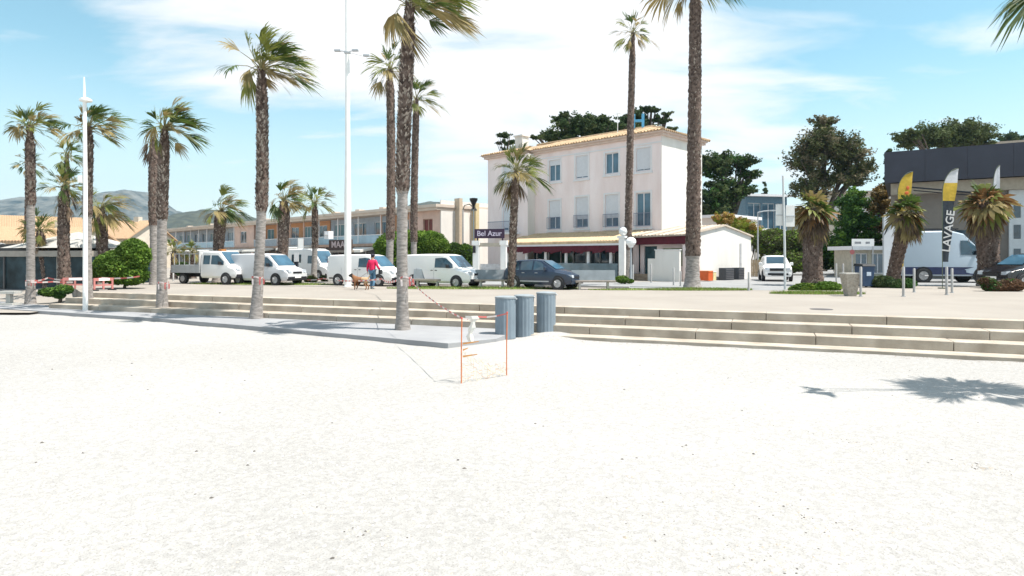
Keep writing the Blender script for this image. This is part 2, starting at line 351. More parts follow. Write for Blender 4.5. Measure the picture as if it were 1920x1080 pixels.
# ------------------------------------------------------------------ foliage generators
LG = [mk('palm_green', (.060, .098, .020), .55, .3, 2, thin=.35), mk('palm_yellow_green', (.17, .19, .04), .6, .25, 2, thin=.35),
      mk('palm_straw', (.27, .21, .085), .75, .25, 2, thin=.3), mk('palm_dead', (.15, .105, .07), .85, .35, 3, thin=.15), mk('palm_stalk', (.22, .20, .09), .6, .2), mk('palm_rust', (.21, .115, .045), .8, .3, 2, thin=.2)]
M_boot = mk('palm_boot_bark', (.060, .034, .026), .9, .4, 8, bump=.9, col2=(.15, .11, .09), stretch=(1, 1, .8))
M_bark = mk('palm_smooth_bark', (.20, .18, .165), .9, .2, 5, bump=.6, col2=(.31, .28, .26), stretch=(1, 1, 3))
UP = Vector((0, 0, 1))
def fan_leaf(g, hub0, p, pet, fan, wind, drop, spread, nb, m, rnd, fold):
    """one fan leaf: curved stalk from the heart, then blades that share a web near the stalk"""
    hub = hub0+p*pet+wind*pet*.22-UP*pet*.10*(1-p.z)
    mid = hub0+p*pet*.5+UP*pet*.05
    g.tube([hub0, mid, hub], [.022, .016, .011], 4, 4, cap=False)
    a = (p+wind*rnd.uniform(.4, 1.3)-UP*drop).normalized()
    sd = a.cross(UP)
    sd = sd.normalized() if sd.length > .05 else Vector((1, 0, 0))
    tw = rnd.uniform(-.9, .9); nn = sd.cross(a).normalized(); sd = (sd*math.cos(tw)+nn*math.sin(tw)).normalized(); nn = sd.cross(a).normalized()
    dphi = 2*spread/nb
    for k in range(nb):
        ph = -spread+dphi*(k+.5); L_ = fan*(1-.22*(abs(ph)/spread)**2)*rnd.uniform(.72, 1.10)
        b = (a*math.cos(ph)+sd*math.sin(ph)+nn*(fold*abs(math.sin(ph))+rnd.uniform(-.05, .05))).normalized()
        s2 = (-a*math.sin(ph)+sd*math.cos(ph)).normalized()
        dr = rnd.uniform(.15, .38)
        def pt(t): return hub+b*(L_*t)+(wind*.32-UP*dr*1.5)*L_*t*t*t*.7
        w1 = max(L_*.42*dphi*.62, .016*fan); p1 = pt(.42); w2 = w1*1.15; p2 = pt(.74); p3 = pt(1)
        g.add([hub, p1-s2*w1, p1+s2*w1, p2+s2*w2, p2-s2*w2, p3], [(0, 1, 2), (1, 4, 3, 2), (4, 5, 3)], m)
def palm(base, crown_px, Y, Rr, seed, label, r0=.22, r1=.15, smooth_frac=.5, nleaf=30, windx=.75, group=None, skirt=0, stiff=False, boots=True, dead=False,
         nb=16, droop=.25, weights=(5, 3, 2), lean=None, kind='palm_tree', elev=(-25, 85), boot_r=1.25, stubs=240, dry=0, extra=None):
    if not stiff: r0 *= .86; r1 *= .86; boot_r = 1+(boot_r-1)*.65
    rnd = random.Random(seed); top = W(crown_px[0], crown_px[1], Y) if lean is None else lean
    t = empty(kind, base, 0, label, 'palm tree', group)
    top = top-base; Lg = top.length
    n = max(24, int(Lg/.11)); g = MB(); ns = 14; vs = []; side = Vector((rnd.uniform(-.12, .12), 0, 0))*Lg*.12
    def ctr(f): return top*f+side*math.sin(math.pi*f)
    def rad(f):
        r = r0+(r1-r0)*f+(.42*r0)*math.exp(-f*Lg/.45)
        if boots and f > smooth_frac: r *= 1+(boot_r-1)*min(1, (f-smooth_frac)*Lg/.25)
        if f > .90: r *= 1-.38*min(1, (f-.90)/.06)
        return r
    for i in range(n+1):
        f = i/n; c = ctr(f); r = rad(f); up = boots and f > smooth_frac
        for j in range(ns):
            a = 2*math.pi*j/ns+(.22 if (i % 2) else 0)*(1 if up else 0)
            q = r*(1+((.13 if (i+j) % 2 else -.07)+rnd.uniform(-.07, .07) if up else rnd.uniform(-.035, .035)+.02*math.sin(i*2.2)))
            vs.append((c.x+q*math.cos(a), c.y+q*math.sin(a), c.z))
    fs = [(i*ns+j, i*ns+(j+1) % ns, (i+1)*ns+(j+1) % ns, (i+1)*ns+j) for i in range(n) for j in range(ns)]
    for idx, f_ in enumerate(fs):
        i = idx//ns; g.add([], [], 0)
    g.v = [tuple(v) for v in vs]; g.f = fs; g.m = [1 if (boots and (i_//ns)/n > smooth_frac) else 0 for i_ in range(len(fs))]
    if boots:
        for k in range(int(stubs*2.2)):
            f = smooth_frac+(1-smooth_frac)*rnd.random()**.9; c = ctr(f); a = rnd.random()*6.283; r = rad(f)*1.0
            d = Vector((math.cos(a), math.sin(a), 0)); s_ = Vector((-d.y, d.x, 0)); p = c+d*r*.9
            w = .030+.025*rnd.random(); l = .06+.08*rnd.random(); tip = p+d*l*.62+UP*l*rnd.uniform(.5, 1.3)
            g.add([p-s_*w, p+s_*w, tip+s_*w*.4, tip-s_*w*.4, p-UP*.07], [(0, 1, 2, 3), (0, 4, 3), (4, 1, 2)], 1 if rnd.random() < (.45 if f < .8 else .8) else 2)
    tr = g.build('trunk', [M_bark, M_boot, mk('boot_tip', (.40, .34, .29), .9, .3, 9)], t, smooth=60)
    wind = Vector((windx, .15, -.05)); c = ctr(1.0)
    if not stiff: nleaf = int(nleaf*1.35)
    if not dead:
        g = MB()
        for i in range(nleaf):
            az = i*2.39996+rnd.uniform(-.25, .25); fr = (i+.5)/nleaf; el = R(elev[1]+(elev[0]-elev[1])*fr**.9)
            p = Vector((math.cos(az)*math.cos(el), math.sin(az)*math.cos(el), math.sin(el)))
            if not stiff: p = (p+Vector((windx*.55, .05, .10))).normalized()
            pet = Rr*rnd.uniform(.22, .56); fan = Rr*rnd.uniform(.36, .68)
            if stiff: pet *= .55; fan *= 1.15
            m = rnd.choices([0, 1, 2], weights if fr < .6 else (weights[0]*.5, weights[1], weights[2]*1.8))[0]
            if dry and rnd.random() < dry: m = rnd.choice([3, 5, 5])
            fan_leaf(g, c+UP*rnd.uniform(-.15, .1), p, pet, fan, wind*(1 if not stiff else .15), droop*(.3+fr*1.3), rnd.choice([.34, .45, .6, .8]) if not stiff else 1.1, nb, m, rnd, rnd.uniform(.2, .9) if not stiff else .1)
        if extra:
            for q in range(3): fan_leaf(g, c, (extra[0]+Vector((0, .05*q, .03*q))).normalized(), extra[1], extra[2]*(1-.1*q), Vector((-.05, 0, -.2)), .9, .5, 18, q % 2, rnd, .5)
        g.build('crown', LG, t)
    if skirt or dead:
        g = MB(); k = int(skirt) if skirt else 10
        for i in range(k):
            az = rnd.uniform(0, 6.283) if not dead else rnd.gauss(math.pi, .7); p = Vector((math.cos(az)*.8, math.sin(az)*.8, -.35)).normalized()
            fan_leaf(g, c-UP*rnd.uniform(.05, Rr*.55), p, Rr*.22, Rr*rnd.uniform(.4, .62), Vector((0, 0, 0)), 1.6, .45, 7, rnd.choice([3, 3, 3, 2]) , rnd, .4)
        g.build('dead_fronds', LG, t)
    return t

ROW = 'palm trees in a row along the beach edge'
palm(G(755, 618, -.62), (769, 8), 19.4, 1.85, 1, 'tall beach palm nearest the cylindrical bins, tape round its trunk, crown past the frame top', .20, .165, .42, 30, .9, ROW, boot_r=1.4, nb=20, weights=(4, 3, 3), elev=(-35, 80), stubs=520)
palm(G(480, 597, -.62), (490, 130), 23, 1.85, 2, 'second palm of the beach row, wide windblown crown, standing over the silver van', .21, .17, .43, 34, .5, ROW, boot_r=1.3, nb=20, weights=(5, 3, 3), elev=(-22, 80), stubs=420)
palm(G(304, 585, -.62), (309, 240), 25.6, 1.6, 3, 'beach row palm in front of the leafless palm trunk, crown swept right', .22, .18, .5, 32, .45, ROW, boot_r=1.25, nb=18, elev=(-30, 80), stubs=320)
palm(G(166, 577, -.62), (167, 240), 27.8, 1.6, 4, 'beach row palm standing just behind the white lamp pole', .19, .17, .5, 30, .5, ROW, nb=16, elev=(-25, 80), stubs=260)
palm(G(57, 570, -.62), (56, 238), 30, 1.5, 5, 'leftmost palm of the beach row in front of the glass pavilion', .21, .18, .55, 28, .3, ROW, nb=16, elev=(-20, 80), stubs=240)
palm(XY(729, 39), (731, 130), 39, 2.0, 6, 'tall palm rising behind the red jacketed person, green fan hanging left', .26, .23, .2, 24, .1, None, nb=16, weights=(4, 3, 3), elev=(-45, 85), droop=.45)
palm(XY(776, 45), (781, 185), 45, 2.0, 7, 'tall palm hidden behind the nearest big palm trunk', .24, .22, .2, 22, .4, None, nb=14, elev=(-30, 80))
palm(G(960, 541), (968, 322), 32.5, 1.7, 8, 'short bushy palm with shaggy foot in front of the hotel beside the dark car', .19, .19, .0, 34, .25, None, boot_r=1.15, nb=16, weights=(4, 4, 2), elev=(-35, 80), skirt=8)
palm(XY(1176, 44), (1187, 62), 44, 2.0, 9, 'very tall slim palm in front of the hotel facade', .26, .22, .12, 22, .1, None, nb=14, boot_r=1.1, elev=(-35, 85))
palm(G(1298, 539.5), (1304, -42), 33.5, 2.8, 10, 'very tall thick palm before the white annex, crown past the frame top', 0.40, .30, .10, 30, .3, None, boot_r=1.08, nb=16, elev=(-35, 80), stubs=420)
palm(Vector((11.6, 10.3, -.76)), (0, 0), 10.2, 1.45, 11, 'palm off the right edge, one frond hanging into the top corner', .22, .19, .5, 44, -.1, None, lean=Vector((11.1, 10.4, 5.75)), extra=(Vector((-1, -.05, .20)), 2.55, 1.0), nb=20, elev=(-15, 80), weights=(5, 3, 1))
palm(XY(50, 41), (54, 306), 41, 1.15, 12, 'small palm seen behind the leftmost beach palm', .17, .15, .4, 18, .1, None, nb=12, elev=(-50, 60), stubs=80)
palm(XY(124, 39), (126, 290), 39, 1.3, 13, 'slender palm with a ragged crown above the stocky palm at left', .18, .15, .3, 18, .3, None, nb=12, elev=(-60, 80), stubs=80)
palm(XY(122, 34, -.3), (121, 352), 34, 1.5, 14, 'stocky palm with shaggy red brown trunk foot left of the lamp pole', .30, .26, .05, 28, .2, None, nb=14, boot_r=1.1, elev=(-25, 80), skirt=8)
palm(XY(190, 37, 0), (189, 392), 37, 1.9, 15, 'drooping palm over the green bush right of the lamp pole', .30, .34, .0, 24, .45, None, nb=14, boot_r=1.0, elev=(-40, 70), droop=.7, weights=(2, 4, 4))
palm(XY(290, 37), (288, 258), 37, 1.3, 16, 'leafless palm trunk with dead fronds hanging on its left side', .25, .24, .4, 0, 0, None, dead=True, nb=10, stubs=160)
palm(XY(92, 37, -.3), (74, 432), 37, 1.35, 17, 'low leaning bushy palm beside the glass pavilion roof', .26, .26, .0, 24, .0, None, nb=12, boot_r=1.0, elev=(-20, 80), skirt=8, stubs=80)
palm(G(408, 529), (414, 396), 41, 1.75, 18, 'short stout palm over the white flatbed truck', .30, .40, .35, 28, .55, None, nb=14, boot_r=1.0, elev=(-25, 85), droop=.6, weights=(3, 5, 3))
palm(G(528, 531), (532, 378), 39.5, 1.7, 19, 'stout palm with grey shaggy trunk over the silver van bonnet', .28, .40, .30, 26, .6, None, nb=14, boot_r=1.0, elev=(-20, 85), droop=.4, weights=(3, 5, 3))
palm(XY(588, 45), (590, 382), 45, 1.6, 20, 'thin dark trunked palm before the blue glazed balconies', .22, .20, .4, 24, .15, None, nb=14, boot_r=1.2, elev=(-30, 80), weights=(6, 3, 1))
for k, (px, py, Y, lb) in enumerate(((326, 472, 47, 'low bushy palm right of the leafless trunk, left of its twin'), (361, 474, 47, 'low bushy palm with drooping olive fronds left of the flatbed truck'))):
    palm(XY(px, Y), (px, py), Y, 1.15, 30+k, lb, .22, .22, 0, 26, 0, 'pair of low bushy palms', nb=12, boot_r=1, elev=(-30, 80), droop=.5, stubs=60, weights=(4, 3, 3))
SK = 'stocky short palms beside the road at right'
palm(G(1523, 535), (1524, 392), 36, 1.65, 40, 'stocky palm with a reddish brown skirt right of the street sign panels', .42, .50, .0, 44, 0, SK, stiff=True, boot_r=1.05, nb=7, elev=(-50, 80), skirt=90, weights=(2, 2, 2), dry=.45, stubs=120)
palm(G(1671, 534), (1701, 398), 34.5, 1.45, 41, 'leaning dark trunked stocky palm beside the yellow feather flag', .30, .36, .0, 40, 0, SK, stiff=True, boot_r=1.0, nb=7, elev=(-50, 80), skirt=80, weights=(4, 2, 2), dry=.3, stubs=120)
palm(G(1855, 537), (1846, 380), 35, 1.7, 42, 'stocky palm with shaggy crown in front of the white van cab', .42, .50, .0, 44, 0, SK, stiff=True, boot_r=1.05, nb=7, elev=(-50, 80), skirt=90, weights=(2, 2, 2), dry=.4, stubs=120)

def leafmat(name, c, var=.45, sc_=.6): return mk(name, c, .75, var, sc_, thin=.25)
def shell(g, blobs, size, rnd, mats=(0, 1), gap=.05):
    for (c, r, n) in blobs:
        c = Vector(c)
        for i in range(n):
            d = Vector((rnd.gauss(0, 1), rnd.gauss(0, 1), rnd.gauss(0, 1))).normalized(); q = rnd.random()**.22*(1+.10*noise.noise(d*3+c))
            p = Vector((c.x+d.x*r[0]*q, c.y+d.y*r[1]*q, c.z+d.z*r[2]*q)); m = rnd.choice(mats) if noise.noise(p*2.2) > -.1 else mats[0]; s = size*rnd.uniform(.5, 1.3)
            for k in range(2):
                a = Vector((rnd.gauss(0, 1), rnd.gauss(0, 1), rnd.gauss(0, .7))).normalized(); b = a.cross(Vector((rnd.gauss(0, 1), rnd.gauss(0, 1), rnd.gauss(0, 1)))).normalized()
                o = p+d*s*.4*rnd.random(); g.add([o-a*s, o+b*s*.5, o+a*s*1.1, o-b*s*.5], [(0, 1, 2, 3)], m)
def cloud(g, blobs, size, rnd, mats=(0, 0, 1), flat=False, gap=.25, arms=False):
    for (c, r, n) in blobs:
        c = Vector(c); k = max(5, int(n/95)); subs = []
        for i in range(k):
            d = Vector((rnd.gauss(0, 1), rnd.gauss(0, 1), rnd.gauss(0, 1))).normalized(); q = rnd.random()**.45*.92
            p = Vector((c.x+d.x*r[0]*q, c.y+d.y*r[1]*q, c.z+d.z*r[2]*q)); sr = rnd.uniform(.16, .36)*(r[0]*r[1]*r[2])**(1/3)+size*.6
            ax = Vector((d.x, d.y, .35)).normalized() if arms else Vector((d.x, d.y, .5*d.z+.25)).normalized()
            subs.append((p, sr, ax, d, rnd.choice(mats)))
        for i in range(n):
            p0, sr, ax, dd, sm_ = subs[i % k]
            d = Vector((rnd.gauss(0, 1), rnd.gauss(0, 1), rnd.gauss(0, 1))).normalized(); q = rnd.random()**.5*(1.25 if rnd.random() < .12 else 1)
            o = d*sr*q; o = o*.72+ax*o.dot(ax)*(1.5 if arms else .8); o.z *= .62 if arms else .85; p = p0+o
            if noise.noise(p*(1.1/sr))+.5 < gap: continue
            m = sm_ if rnd.random() < .75 else rnd.choice(mats); s = size*rnd.uniform(.55, 1.3)
            for k2 in range(2):
                a = Vector((rnd.gauss(0, 1), rnd.gauss(0, 1), rnd.gauss(0, .7))).normalized(); b = a.cross(Vector((rnd.gauss(0, 1), rnd.gauss(0, 1), rnd.gauss(0, 1)))).normalized()
                o = p+d*s*.3
                g.add([o-a*s, o+b*s*.45, o+a*s*1.1, o-b*s*.45], [(0, 1, 2, 3)], m)
def tree(name, base, blobs, size, mats, label, cat, seed, trunk_r=.3, limbs=True, gap=.25, mix=(0, 0, 1), group=None, thin=1.0, arms=False, dense=False):
    """blobs are (px, py, dY, rx_px, ry_px, n) around the tree's own distance"""
    rnd = random.Random(seed); base = Vector(base); Y = base.y; s = Y/F
    t = empty(name, base, 0, label, cat, group); B = []
    for (px, py, dy, rx, ry, n) in blobs:
        c = W(px, py, Y)+Vector((0, dy, 0))-base; B.append((c, (rx*s, min(rx, ry*1.6)*s*.9, ry*s), int(n*thin*2.4)))
    g = MB(); ctr = sum((b[0] for b in B), Vector())/len(B)
    fork = Vector((ctr.x*.4, ctr.y*.4, max(.5, min(b[0].z-b[1][2]*.6 for b in B)*.7)))
    g.tube([Vector((0, 0, -.1)), fork*.5+Vector((.1, 0, 0)), fork], [trunk_r*1.25, trunk_r, trunk_r*.8], 9)
    for c, r, n in B:
        md = (fork+c)/2+Vector((rnd.uniform(-.3, .3), rnd.uniform(-.3, .3), -.2)); g.tube([fork, md, c], [trunk_r*.6, trunk_r*.4, trunk_r*.15], 6)
        if limbs:
            for k in range(4):
                q = c+Vector((rnd.uniform(-.7, .7)*r[0], rnd.uniform(-.7, .7)*r[1], rnd.uniform(-.3, .7)*r[2])); g.tube([md, (md+q)/2+Vector((0, 0, .1)), q], [trunk_r*.3, trunk_r*.2, trunk_r*.07], 5)
    g.build('trunk', mk('tree_bark', (.10, .08, .065), .9, .3, 6, bump=.5), t, smooth=60)
    g = MB(); shell(g, B, size*.62, rnd, mix) if dense else cloud(g, B, size*.62, rnd, mix, gap=gap, arms=arms); g.build('crown', mats, t)
    return t
dk = [leafmat('conifer_dark', (.045, .08, .026)), leafmat('conifer_mid', (.10, .13, .045))]
ol = [leafmat('olive_green', (.10, .115, .042)), leafmat('olive_grey', (.24, .205, .125))]
gr = [leafmat('leaf_green', (.06, .14, .028)), leafmat('leaf_bright', (.15, .27, .04))]
ye = [leafmat('leaf_lime', (.22, .27, .03)), leafmat('leaf_ochre', (.42, .28, .09))]
# behind the hotel
tree('cypress_tree', XY(1090, 72), [(1080, 240, 0, 45, 22, 2600), (1040, 262, -1, 30, 13, 900), (1120, 225, 1, 30, 12, 1300), (1055, 222, 0, 22, 9, 500), (1150, 245, 0, 35, 14, 1200), (1165, 236, 1, 34, 11, 1400), (1010, 258, 0, 14, 5, 250), (1100, 275, 0, 60, 18, 1600)], .26, dk, 'dark spreading conifer rising over the hotel roof beside the rooftop sign', 'tree', 3, .5, arms=True)
tree('cypress_tree', XY(1215, 74), [(1190, 222, 0, 28, 13, 1100), (1215, 205, 0, 20, 6, 380), (1235, 226, 0, 30, 7, 650), (1252, 214, 0, 12, 4, 160), (1256, 243, 0, 10, 4, 120), (1222, 206, 0, 26, 4, 420), (1200, 245, 0, 35, 16, 1200)], .25, dk, 'dark conifer with arms reaching right above the hotel roof corner', 'tree', 4, .45, arms=True)
tree('cypress_tree', XY(946, 78), [(946, 253, 0, 18, 8, 420), (946, 266, 0, 22, 5, 380), (947, 285, 0, 14, 10, 350)], .24, dk, 'small dark conifer top over the left end of the hotel roof', 'tree', 5, .3, arms=True)
tree('pine_tree', XY(1360, 78), [(1350, 310, 0, 42, 24, 2600), (1392, 305, 0, 24, 14, 900), (1405, 328, 0, 20, 10, 600), (1345, 360, 0, 45, 30, 2600), (1395, 355, 0, 28, 14, 900), (1330, 390, 0, 45, 22, 1800)], .3, [dk[0], dk[1], gr[0]], 'big dark conifer right of the hotel side wall', 'tree', 6, .5, arms=True, mix=(0, 0, 1, 1, 2))
tree('olive_tree', XY(1540, 72), [(1545, 232, 0, 26, 24, 1100), (1545, 270, 0, 52, 30, 3400), (1515, 300, 0, 38, 30, 2300), (1588, 290, 0, 40, 34, 2300), (1612, 320, 0, 30, 28, 1200), (1520, 350, 0, 42, 26, 1900), (1580, 335, 0, 44, 22, 1500)], .24, ol, 'large grey green tree with a pointed airy crown behind the road palms', 'tree', 7, .5, gap=.20, mix=(0, 0, 1))
tree('umbrella_pine', XY(1770, 85), [(1765, 258, 0, 62, 24, 3600), (1815, 250, 0, 46, 24, 2600), (1715, 262, 0, 40, 16, 1600), (1695, 258, -2, 22, 11, 600), (1845, 262, 0, 24, 20, 1000)], .27, [ol[0], dk[1]], 'broad umbrella pine behind the dark fascia of the shop', 'tree', 8, .5, gap=.2, mix=(0, 1, 1))
tree('pine_tree', XY(1905, 120), [(1900, 258, 0, 26, 9, 800), (1890, 262, 0, 18, 7, 400)], .3, dk, 'far dark tree tops at the right edge above the pale roof', 'tree', 9, .4)
tree('leafy_tree', XY(1600, 56), [(1600, 380, 0, 28, 24, 1900), (1605, 420, 0, 38, 26, 2600), (1590, 455, 0, 42, 24, 2300), (1625, 455, 0, 26, 26, 1200), (1560, 470, 0, 26, 24, 1200)], .2, gr, 'bright green leafy tree between the two left stocky road palms', 'tree', 10, .25, gap=.15, mix=(0, 0, 1))
tree('leafy_tree', XY(1570, 60), [(1560, 485, 0, 40, 24, 1500), (1600, 490, 0, 45, 20, 1500), (1640, 480, 2, 26, 24, 900)], .22, dk, 'dark shrubbery under the bright green tree', 'shrub', 11, .15, gap=.1)
tree('leafy_tree', XY(1645, 62), [(1648, 385, 0, 26, 24, 1200), (1640, 420, 0, 22, 24, 900), (1655, 360, 0, 20, 14, 500)], .22, [leafmat('leaf_rust', (.26, .17, .05)), leafmat('leaf_brown', (.16, .12, .05))], 'ochre leaved tree left of the white pylon flag', 'tree', 12, .2)
tree('cypress_tree', XY(1435, 130), [(1435, 352, 0, 4, 12, 260), (1435, 362, 0, 6, 8, 200)], .3, dk, 'small pointed cypress on the skyline over the blue building', 'tree', 13, .2, limbs=False, gap=.0)
tree('cypress_tree', XY(1666, 66), [(1666, 300, 0, 6, 22, 500), (1666, 335, 0, 7, 25, 600)], .22, dk, 'narrow dark cypress at the left end of the shop fascia', 'tree', 14, .2, limbs=False, gap=.0)
tree('flowering_shrub', XY(1365, 62), [(1358, 412, 0, 20, 12, 900), (1380, 418, 0, 24, 12, 900), (1345, 410, 0, 12, 9, 350)], .16, ye, 'ochre and yellow shrub above the white annex roof', 'shrub', 15, .1, mix=(0, 1, 1), gap=.1)
tree('flowering_shrub', XY(1400, 60), [(1400, 430, 0, 26, 16, 1400), (1415, 445, 0, 20, 18, 900), (1425, 480, -1, 12, 22, 600)], .16, ye, 'lime green shrub behind the annex right corner', 'shrub', 16, .1, mix=(0, 0, 0, 1), gap=.1)
# clipped shrubs and hedges
def bush(name, base, blobs, size, mats, label, seed, mix=(0, 1), cat='bush', gap=.05):
    return tree(name, base, blobs, size, mats, label, cat, seed, .07, limbs=False, gap=gap, mix=mix, dense=True)
hg = [leafmat('hedge_green', (.09, .17, .018)), leafmat('hedge_light', (.20, .31, .04))]
bush('round_hedge', XY(772, 52), [(745, 462, 0, 44, 28, 4200), (800, 460, 0, 42, 28, 4200), (772, 455, 0, 50, 24, 3500), (770, 490, 0, 72, 30, 3500)], .12, hg, 'large dome shaped bright green hedge behind the white vans', 21)
bush('hedge', XY(858, 53), [(850, 475, 0, 20, 20, 2400), (872, 477, 0, 18, 20, 2200), (860, 500, 0, 28, 22, 1500)], .11, [hg[0], dk[0]], 'dark green hedge between the dome hedge and the hotel sign', 22, cat='hedge')
bush('round_bush', XY(232, 32.5, 0), [(225, 500, 0, 42, 32, 3600), (250, 480, 0, 30, 32, 3000), (200, 505, 0, 26, 24, 1700), (245, 515, 0, 32, 20, 1500)], .11, [hg[0], hg[1], gr[1]], 'big fresh green bush at the left end of the steps', 23, mix=(0, 0, 1, 2))
bush('low_bush', XY(112, 31, -.5), [(95, 548, 0, 22, 8, 700), (120, 543, 0, 16, 9, 500), (112, 552, 0, 10, 8, 300)], .09, gr, 'low spreading green bush beside the taped barrier', 24)
bush('low_bush', XY(590, 41, 0), [(583, 524, 0, 13, 7, 500)], .07, [ol[0], hg[1]], 'small olive bush at the foot of the thin palm', 25)
bush('low_bush', XY(612, 42, 0), [(608, 522, 0, 8, 6, 350)], .07, [ol[0], gr[0]], 'tiny bush beside the restaurant tape line', 26)
bush('low_bush', XY(582, 48, 0), [(572, 492, 0, 14, 16, 900), (560, 500, 0, 9, 14, 500)], .09, hg, 'green bush between the silver van and the white camper', 27)
bush('low_bush', XY(1170, 38, 0), [(1166, 524, 0, 13, 7, 600), (1180, 527, 0, 9, 4, 250)], .07, [hg[0], hg[1]], 'clipped bush at the foot of the white globe pillar', 28)
bush('low_bush', XY(1532, 31, 0), [(1515, 540, 0, 32, 9, 1300), (1550, 538, 0, 28, 10, 1200), (1490, 543, 0, 12, 6, 300)], .08, [hg[0], hg[1], ye[0]], 'spreading green bed shrub under the first stocky palm', 29, mix=(0, 0, 1, 2))
bush('low_bush', XY(1656, 33.5, 0), [(1655, 530, 0, 24, 13, 1500)], .08, dk, 'rounded very dark bush left of the leaning palm foot', 30)
bush('low_bush', XY(1695, 33, 0), [(1698, 532, 0, 20, 10, 1000), (1680, 535, 0, 12, 8, 400)], .08, [gr[0], dk[1]], 'rounded green bush right of the leaning palm foot', 31)
bush('low_bush', XY(1875, 30, 0), [(1868, 538, 0, 26, 10, 900), (1895, 535, 0, 24, 12, 800), (1850, 528, 0, 14, 8, 300)], .09, [leafmat('brown_leaf', (.16, .09, .05)), gr[0]], 'ragged brown and green shrub at the foot of the right stocky palm', 32)
bush('ivy_hedge', XY(1465, 58, 0), [(1450, 455, 0, 38, 26, 3000), (1490, 460, 0, 34, 30, 2600), (1465, 490, -1, 50, 22, 2500), (1505, 485, 0, 20, 26, 900)], .15, [ol[0], hg[0], hg[1]], 'tall ivy covered hedge behind the oncoming white car', 33, mix=(0, 0, 1, 2), cat='hedge')
bush('box_hedge', XY(345, 46, 0), [(342, 505, 0, 14, 14, 1100)], .09, [dk[0], hg[0]], 'dark clipped hedge left of the flatbed truck', 34, cat='hedge')

# ------------------------------------------------------------------ building helpers
def wall_open(g, x0, x1, z0, z1, y, openings, depth=.18, m=0, mr=None):
    xs = sorted({x0, x1, *[v for o in openings for v in o[:2]]}); zs = sorted({z0, z1, *[v for o in openings for v in o[2:4]]})
    for xa, xb in zip(xs, xs[1:]):
        for za, zb in zip(zs, zs[1:]):
            cx, cz = (xa+xb)/2, (za+zb)/2
            if any(o[0] < cx < o[1] and o[2] < cz < o[3] for o in openings): continue
            g.quad((xa, y, za), (xb, y, za), (xb, y, zb), (xa, y, zb), m=m)
    mr = m if mr is None else mr
    for o in openings:
        a, b, c, d = o[:4]; Y = y+depth
        g.quad((a, y, c), (a, Y, c), (b, Y, c), (b, y, c), m=mr); g.quad((a, y, d), (b, y, d), (b, Y, d), (a, Y, d), m=mr)
        g.quad((a, y, c), (a, y, d), (a, Y, d), (a, Y, c), m=mr); g.quad((b, y, c), (b, Y, c), (b, Y, d), (b, y, d), m=mr)
def window(parent, x0, x1, z0, z1, y, glass, frame, shutter=0.0, sm=None, leaves=2, rail=None):
    g = MB(); t = .07; d = .06
    g.box(x0, x1, y-d, y, z0, z0+t); g.box(x0, x1, y-d, y, z1-t, z1); g.box(x0, x0+t, y-d, y, z0+t, z1-t); g.box(x1-t, x1, y-d, y, z0+t, z1-t)
    for k in range(1, leaves):
        c = x0+(x1-x0)*k/leaves; g.box(c-t*.6, c+t*.6, y-d, y, z0+t, z1-t)
    w = g.build('window', frame, parent)
    g = MB(); g.box(x0+t*.5, x1-t*.5, y-.02, y+.01, z0+t*.5, z1-t*.5); g.build('pane', glass, w)
    if shutter:
        g = MB(); zz = z1-(z1-z0)*shutter; k = max(3, int((z1-zz)/.11)); h = (z1-zz)/k
        for i in range(k): g.hull([(x0, y-.10, zz+i*h), (x1, y-.10, zz+i*h), (x1, y-.07, zz+i*h), (x0, y-.07, zz+i*h)], [(x0, y-.085, zz+(i+1)*h), (x1, y-.085, zz+(i+1)*h), (x1, y-.07, zz+(i+1)*h), (x0, y-.07, zz+(i+1)*h)])
        g.build('shutter', sm, w)
    if rail:
        g = MB(); r = rail; g.box(x0-.1, x1+.1, y-.36, y-.33, z0+r-.04, z0+r); g.box(x0-.1, x1+.1, y-.36, y-.33, z0+.04, z0+.08)
        k = int((x1-x0+.2)/.12)
        for i in range(k+1):
            c = x0-.09+(x1-x0+.18)*i/k; g.box(c-.01, c+.01, y-.355, y-.335, z0+.08, z0+r-.04)
        g.build('railing', mk('railing_blue_grey', (.18, .2, .28), .5), w)
    return w
def tile_mat(name, col, ang=0):
    m = bpy.data.materials.new(name); m.use_nodes = True; nt = m.node_tree; N = nt.nodes.new; L = nt.links.new; b = nt.nodes['Principled BSDF']; b.inputs['Roughness'].default_value = .85
    tc = N('ShaderNodeTexCoord'); wv = N('ShaderNodeTexWave'); wv.inputs['Scale'].default_value = 2.6; wv.inputs['Distortion'].default_value = .5; wv.bands_direction = 'X'; L(tc.outputs['Object'], wv.inputs['Vector'])
    n = N('ShaderNodeTexNoise'); n.inputs['Scale'].default_value = 6; n.inputs['Detail'].default_value = 4; L(tc.outputs['Object'], n.inputs['Vector'])
    mx = N('ShaderNodeMix'); mx.data_type = 'RGBA'; L(n.outputs[0], mx.inputs[0]); c = Vector(col); mx.inputs[6].default_value = (*(c*.65), 1); mx.inputs[7].default_value = (*(c*1.25), 1); L(mx.outputs[2], b.inputs['Base Color'])
    bp = N('ShaderNodeBump'); bp.inputs['Strength'].default_value = 1; bp.inputs['Distance'].default_value = .06; L(wv.outputs[0], bp.inputs['Height']); L(bp.outputs[0], b.inputs['Normal']); return m
M_tiles = tile_mat('terracotta_tiles', (.54, .38, .23)); M_tilep = tile_mat('pale_tiles', (.56, .47, .38)); M_tileo = tile_mat('orange_tiles', (.50, .33, .20))
